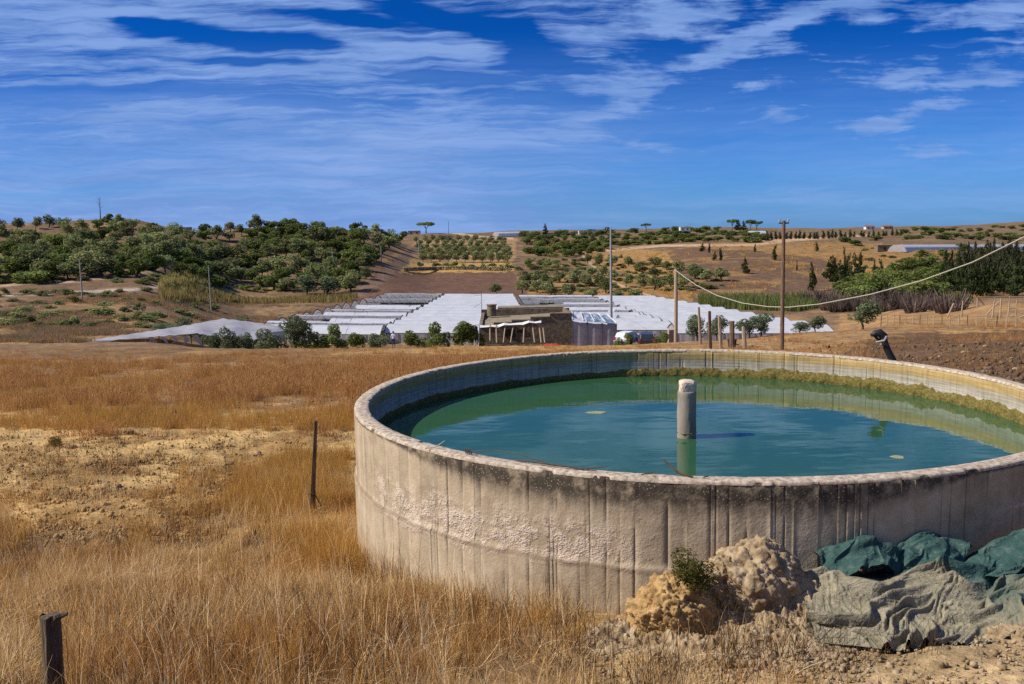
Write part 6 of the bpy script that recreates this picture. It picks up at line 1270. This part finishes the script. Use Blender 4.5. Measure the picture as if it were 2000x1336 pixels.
def fences():
    names = ['first', 'second', 'third', 'fourth']
    for k, (x0, y0, x1, y1, lab) in enumerate([(1369, 673, 1365, 600, 'tallest rough wooden fence post, beside the first young olive'), (1388, 681, 1386, 608, 'slim wooden fence post next to the tallest one'), (1409, 683, 1405, 618, 'leaning wooden fence post in the middle of the short row'), (1430, 682, 1429, 627, 'stout wooden fence post standing in front of the black bucket'), (1455, 682, 1452, 638, 'shortest split fence post at the end of the short row')]):
        g = gnd(x0, min(y0, 681), 35, 80); t = at(x1, y1, g[1]); o = rough_post('fence_post', (0, 0, -.4), (t[0] - g[0], 0, t[2] - g[2]), .13 if k != 3 else .17, .11 if k != 3 else .15, M_POLEL, 8, 30 + k, 6, .15).build('fence_post', M_POLEW if k % 2 else M_POLEL); o.location = g; tag(o, lab, 'fence post')
    g = gnd(1432, 679, 35, 80); root = empty('bucket', g, 'black plastic bucket standing behind the stout fence post', 'bucket'); MB().tube([(0, .3, -.1), (0, .3, .5)], [.24, .30], 14).build('pail', M_PIPE, root); MB().tube([(0, .3, .46), (0, .3, .52)], .33, 14).build('lip', M_PIPE, root)
    g = gnd(1462, 677, 35, 80); o = MB().box((0, 0, .1), (2.2, .16, .08), -.5).build('plank', M_POLEL); o.location = g; tag(o, 'pale plank lying on the ground behind the short row of posts', 'plank')
    # thin fence on the right
    root = empty('wire_fence', gnd(1850, 640, 50, 110), 'thin post and wire fence crossing the right field', 'fence'); org = root.location.copy(); tops = []
    xs = [670, 722, 767, 815, 862, 913, 968, 1022, 1075, 1137, 1197, 1267, 1333, 1403, 1480, 1555, 1633, 1708, 1790]
    for k, zx in enumerate(xs):
        q = k / 18; px = 1550 + zx / 3.929; by = 629.5 + 11 * q; g = gnd(px, by, 55, 110); t = at(px - .3, by - 16.5 - 2 * q, g[1]); h = t[2] - g[2]; h = max(1.0, min(h, 1.7))
        rough_post('post', Vector(g) - org - Vector((0, 0, .3)), Vector(g) - org + Vector((random.Random(k).uniform(-.06, .06), 0, h)), .055, .045, M_POLEL, 6, k, 3, .12).build('post', M_POLEL if k % 3 else M_POLEW, root); tops.append(Vector(g) - org + Vector((0, 0, h)))
    for f in (.92, .55, .2):
        MB().tube([t - Vector((0, 0, (1 - f) * 1.2)) for t in tops], .012, 4).build('strand', M_FRAME, root)
    # timber frame of the half-built pen
    org = Vector(gnd(1930, 622, 60, 120)); root = empty('timber_frame', org, 'unfinished pen of pale upright and leaning timbers on the mound', 'timber frame'); d = org.y
    cv = lambda x, y: (1550 + x / 3.929, 400 + y / 3.929)
    for k, (xa, ya, xb, yb, dd, nm) in enumerate([(1185, 830, 1228, 755, 4, 'post'), (1287, 838, 1300, 738, 4, 'post'), (1412, 712, 1462, 768, 2, 'brace'), (1411, 760, 1411, 715, 2, 'post'), (1523, 860, 1545, 712, 0, 'post'), (1475, 850, 1580, 740, .3, 'brace'), (1585, 885, 1593, 720, -2, 'post'), (1645, 865, 1660, 705, 0, 'post'), (1708, 850, 1712, 715, 0, 'post'), (1775, 850, 1778, 716, 0, 'post'), (1595, 885, 1700, 850, -2.5, 'fallen_timber'), (1650, 892, 1768, 852, -2.8, 'fallen_timber')]):
        a = Vector(at(*cv(xa, ya), d + dd)) - org; b = Vector(at(*cv(xb, yb), d + dd)) - org
        if nm == 'post' and a.z > b.z: a, b = b, a
        if nm == 'post': a.z -= .35
        rough_post(nm, a, b, .085, .07, M_POLEL, 7, 60 + k, 4, .12).build(nm, M_POLEL, root)
    a = Vector(at(*cv(1412, 712), d)) - org; b = Vector(at(*cv(1800, 712), d)) - org; MB().tube([a, b], .05, 5).build('rail', M_POLEW, root)
fences()

# ------------------------------------------------------------------ far buildings, terrace wall, far greenhouses
M_PLAST = simple('pale_render', [(.36, .26, .18), (.50, .39, .29)], .8, 5, .9, .2, .05); M_TILE = simple('terracotta_roof', [(.17, .09, .055), (.28, .16, .10)], 2, 4, .9, .3); M_WHITEW = simple('white_render', [(.55, .52, .48), (.68, .66, .62)], .8, 4, .9, .1)
def house(px, py, dmin, w, dp, h, label, mat, roof=True, rz=0.0, d=None):
    g = gnd(px, py, dmin) if d is None else np.array(G_(px, d)); root = empty('far_house', (g[0], g[1], g[2] - .3), label, 'building', rz=rz)
    MB().box((0, dp / 2, h / 2), (w, dp, h)).build('wall', mat, root)
    if roof:
        mb = MB(); hw = w / 2 + .3; y0, y1 = -.3, dp + .3; mb.v = [(-hw, y0, h), (hw, y0, h), (hw, y1, h), (-hw, y1, h), (-hw, dp / 2, h + dp * .22), (hw, dp / 2, h + dp * .22)]; mb.f = [(0, 1, 5, 4), (2, 3, 4, 5), (0, 4, 3), (1, 2, 5), (3, 2, 1, 0)]; mb.build('roof', M_TILE, root)
    else: MB().box((0, dp / 2, h + .1), (w + .3, dp + .3, .2)).build('roof', mat, root)
    n = max(1, int(w / 3.2))
    for k in range(n): x = -w / 2 + w * (k + .5) / n; f = MB().box((x, -.02, h * .55), (.9, .1, 1.1)).build('window' if k else 'door', M_DARK, root)
house(808, 447, 280, 8.5, 5, 3.0, 'ruined pinkish house on the hilltop beside the umbrella pine', M_PLAST, False)
house(356, 431, 200, 5, 3, 1.7, 'small ruined stone hut on the left hilltop', M_PLAST, False)
house(1728, 492, 300, 6, 4, 3, 'small brown stone hut at the left end of long greenhouse', M_STONE, False)
house(1338, 452, 480, 7, 6, 3.5, 'pale flat-roofed house among the far ridge trees', M_WHITEW, False)
house(1700, 448, 600, 7, 5, 2.6, 'white house on the right skyline', M_WHITEW, True); house(1735, 447, 600, 8, 5, 2.4, 'brown house right of the white one on the skyline', M_PLAST, True)
house(1150, 458, 480, 14, 7, 2.8, 'long pale shed on the far ridge behind the concrete pole', M_WHITEW, False)
house(868, 468, 350, 7, 4, 2.4, 'small grey shed at the top of the dirt track', M_STONE, False)
def far_tunnel(x0, y0, x1, y1, dmin, w, h, label):
    a, b = Vector(gnd(x0, y0, dmin)), Vector(gnd(x1, y1, dmin)); root = empty('far_polytunnel', a, label, 'greenhouse'); n = max(4, int((b - a).length / 6)); D = b - a; D.z = 0; nrm = Vector((-D.y, D.x, 0)).normalized()
    for k in range(n):
        p, q = a.lerp(b, k / n) - a, a.lerp(b, (k + 1) / n) - a; rows = [[p + nrm * (w * (t - .5)) + Vector((0, 0, h * (1 - abs(2 * t - 1) ** 2.2) ** .6)), q + nrm * (w * (t - .5)) + Vector((0, 0, h * (1 - abs(2 * t - 1) ** 2.2) ** .6))] for t in [i / 8 for i in range(9)]]
        MB().grid(rows).build('roof_sheet', M_PLAS, root)
    for p in (a - a, b - a):
        MB().quad(*[p + nrm * (w * (t - .5)) + Vector((0, 0, h * (1 - abs(2 * t - 1) ** 2.2) ** .6)) for t in [i / 8 for i in range(9)]]).build('end_sheet', M_WALLP, root)
far_tunnel(1752, 492, 2060, 489, 380, 9, 3.0, 'long white greenhouse on the right slope above the wood')
far_tunnel(968, 462, 1015, 461, 480, 9, 3.0, 'small white tunnel on the far ridge above the orchard')
far_tunnel(1462, 459, 1494, 459, 480, 8, 2.6, 'small white tunnel on the far ridge beside the pines')
def terrace_wall(pts, h, dmin, label):
    P = [Vector(gnd(x, y, dmin)) for x, y in pts]; root = empty('terrace_wall', P[0], label, 'wall'); rng = random.Random(len(pts)); base = simple('dry_stone', [(.09, .068, .045), (.20, .155, .105), (.30, .24, .17)], 1.5, 5, .95, .5, .1, .1, var=.5)
    mesh = [blobmesh('stone', 1, (.55, .4, .30), base, 70 + k, .3, -1, .1) for k in range(4)]; n = 0
    for a, b in zip(P[:-1], P[1:]):
        L = (b - a).length; m = int(L / .95)
        for i in range(m):
            for j in range(int(h / .5)):
                o = link('stone', mesh[rng.randrange(4)], root); q = a.lerp(b, (i + .5 * (j % 2) + rng.uniform(-.15, .15)) / m) - P[0]; o.location = (q.x, q.y, q.z + .2 + j * .48); o.scale = (rng.uniform(.8, 1.15),) * 3; o.rotation_euler.z = rng.uniform(-.3, .3); n += 1
terrace_wall([(318, 500), (360, 498), (420, 497), (482, 499)], 2.0, 150, 'dry-stone terrace wall across the middle of the left hillside')
terrace_wall([(790, 530), (850, 528), (905, 527), (1000, 530)], 1.6, 250, 'ochre dry-stone bank above the ploughed field')
def stones():
    rng = random.Random(8); mesh = [blobmesh('stone', 2, (.14, .11, .08), M_CLAY, 80 + k, .3, -.6, .1) for k in range(3)]
    for k in range(46):
        px, py = rng.uniform(1540, 2000), rng.uniform(660, 742)
        if k > 30: px, py = rng.uniform(0, 620), rng.uniform(780, 960)
        g = gnd(px, py, 14, 90)
        if math.hypot(g[0] - TCX, g[1] - TCY) < TR + .3: continue
        o = link('loose_stone', mesh[k % 3]); o.location = (g[0], g[1], g[2] + .02); s = rng.uniform(.35, .9) * (.6 + g[1] / 70); o.scale = (s, s, s); o.rotation_euler.z = rng.uniform(0, 6)
        if k > 30: tag(o, 'small pale stone lying on the bare yellow soil', 'stone', 'stones on the bare soil')
        else: tag(o, 'small pale stone lying on the dark stubble ground', 'stone', 'stones on the stubble ground')
stones()
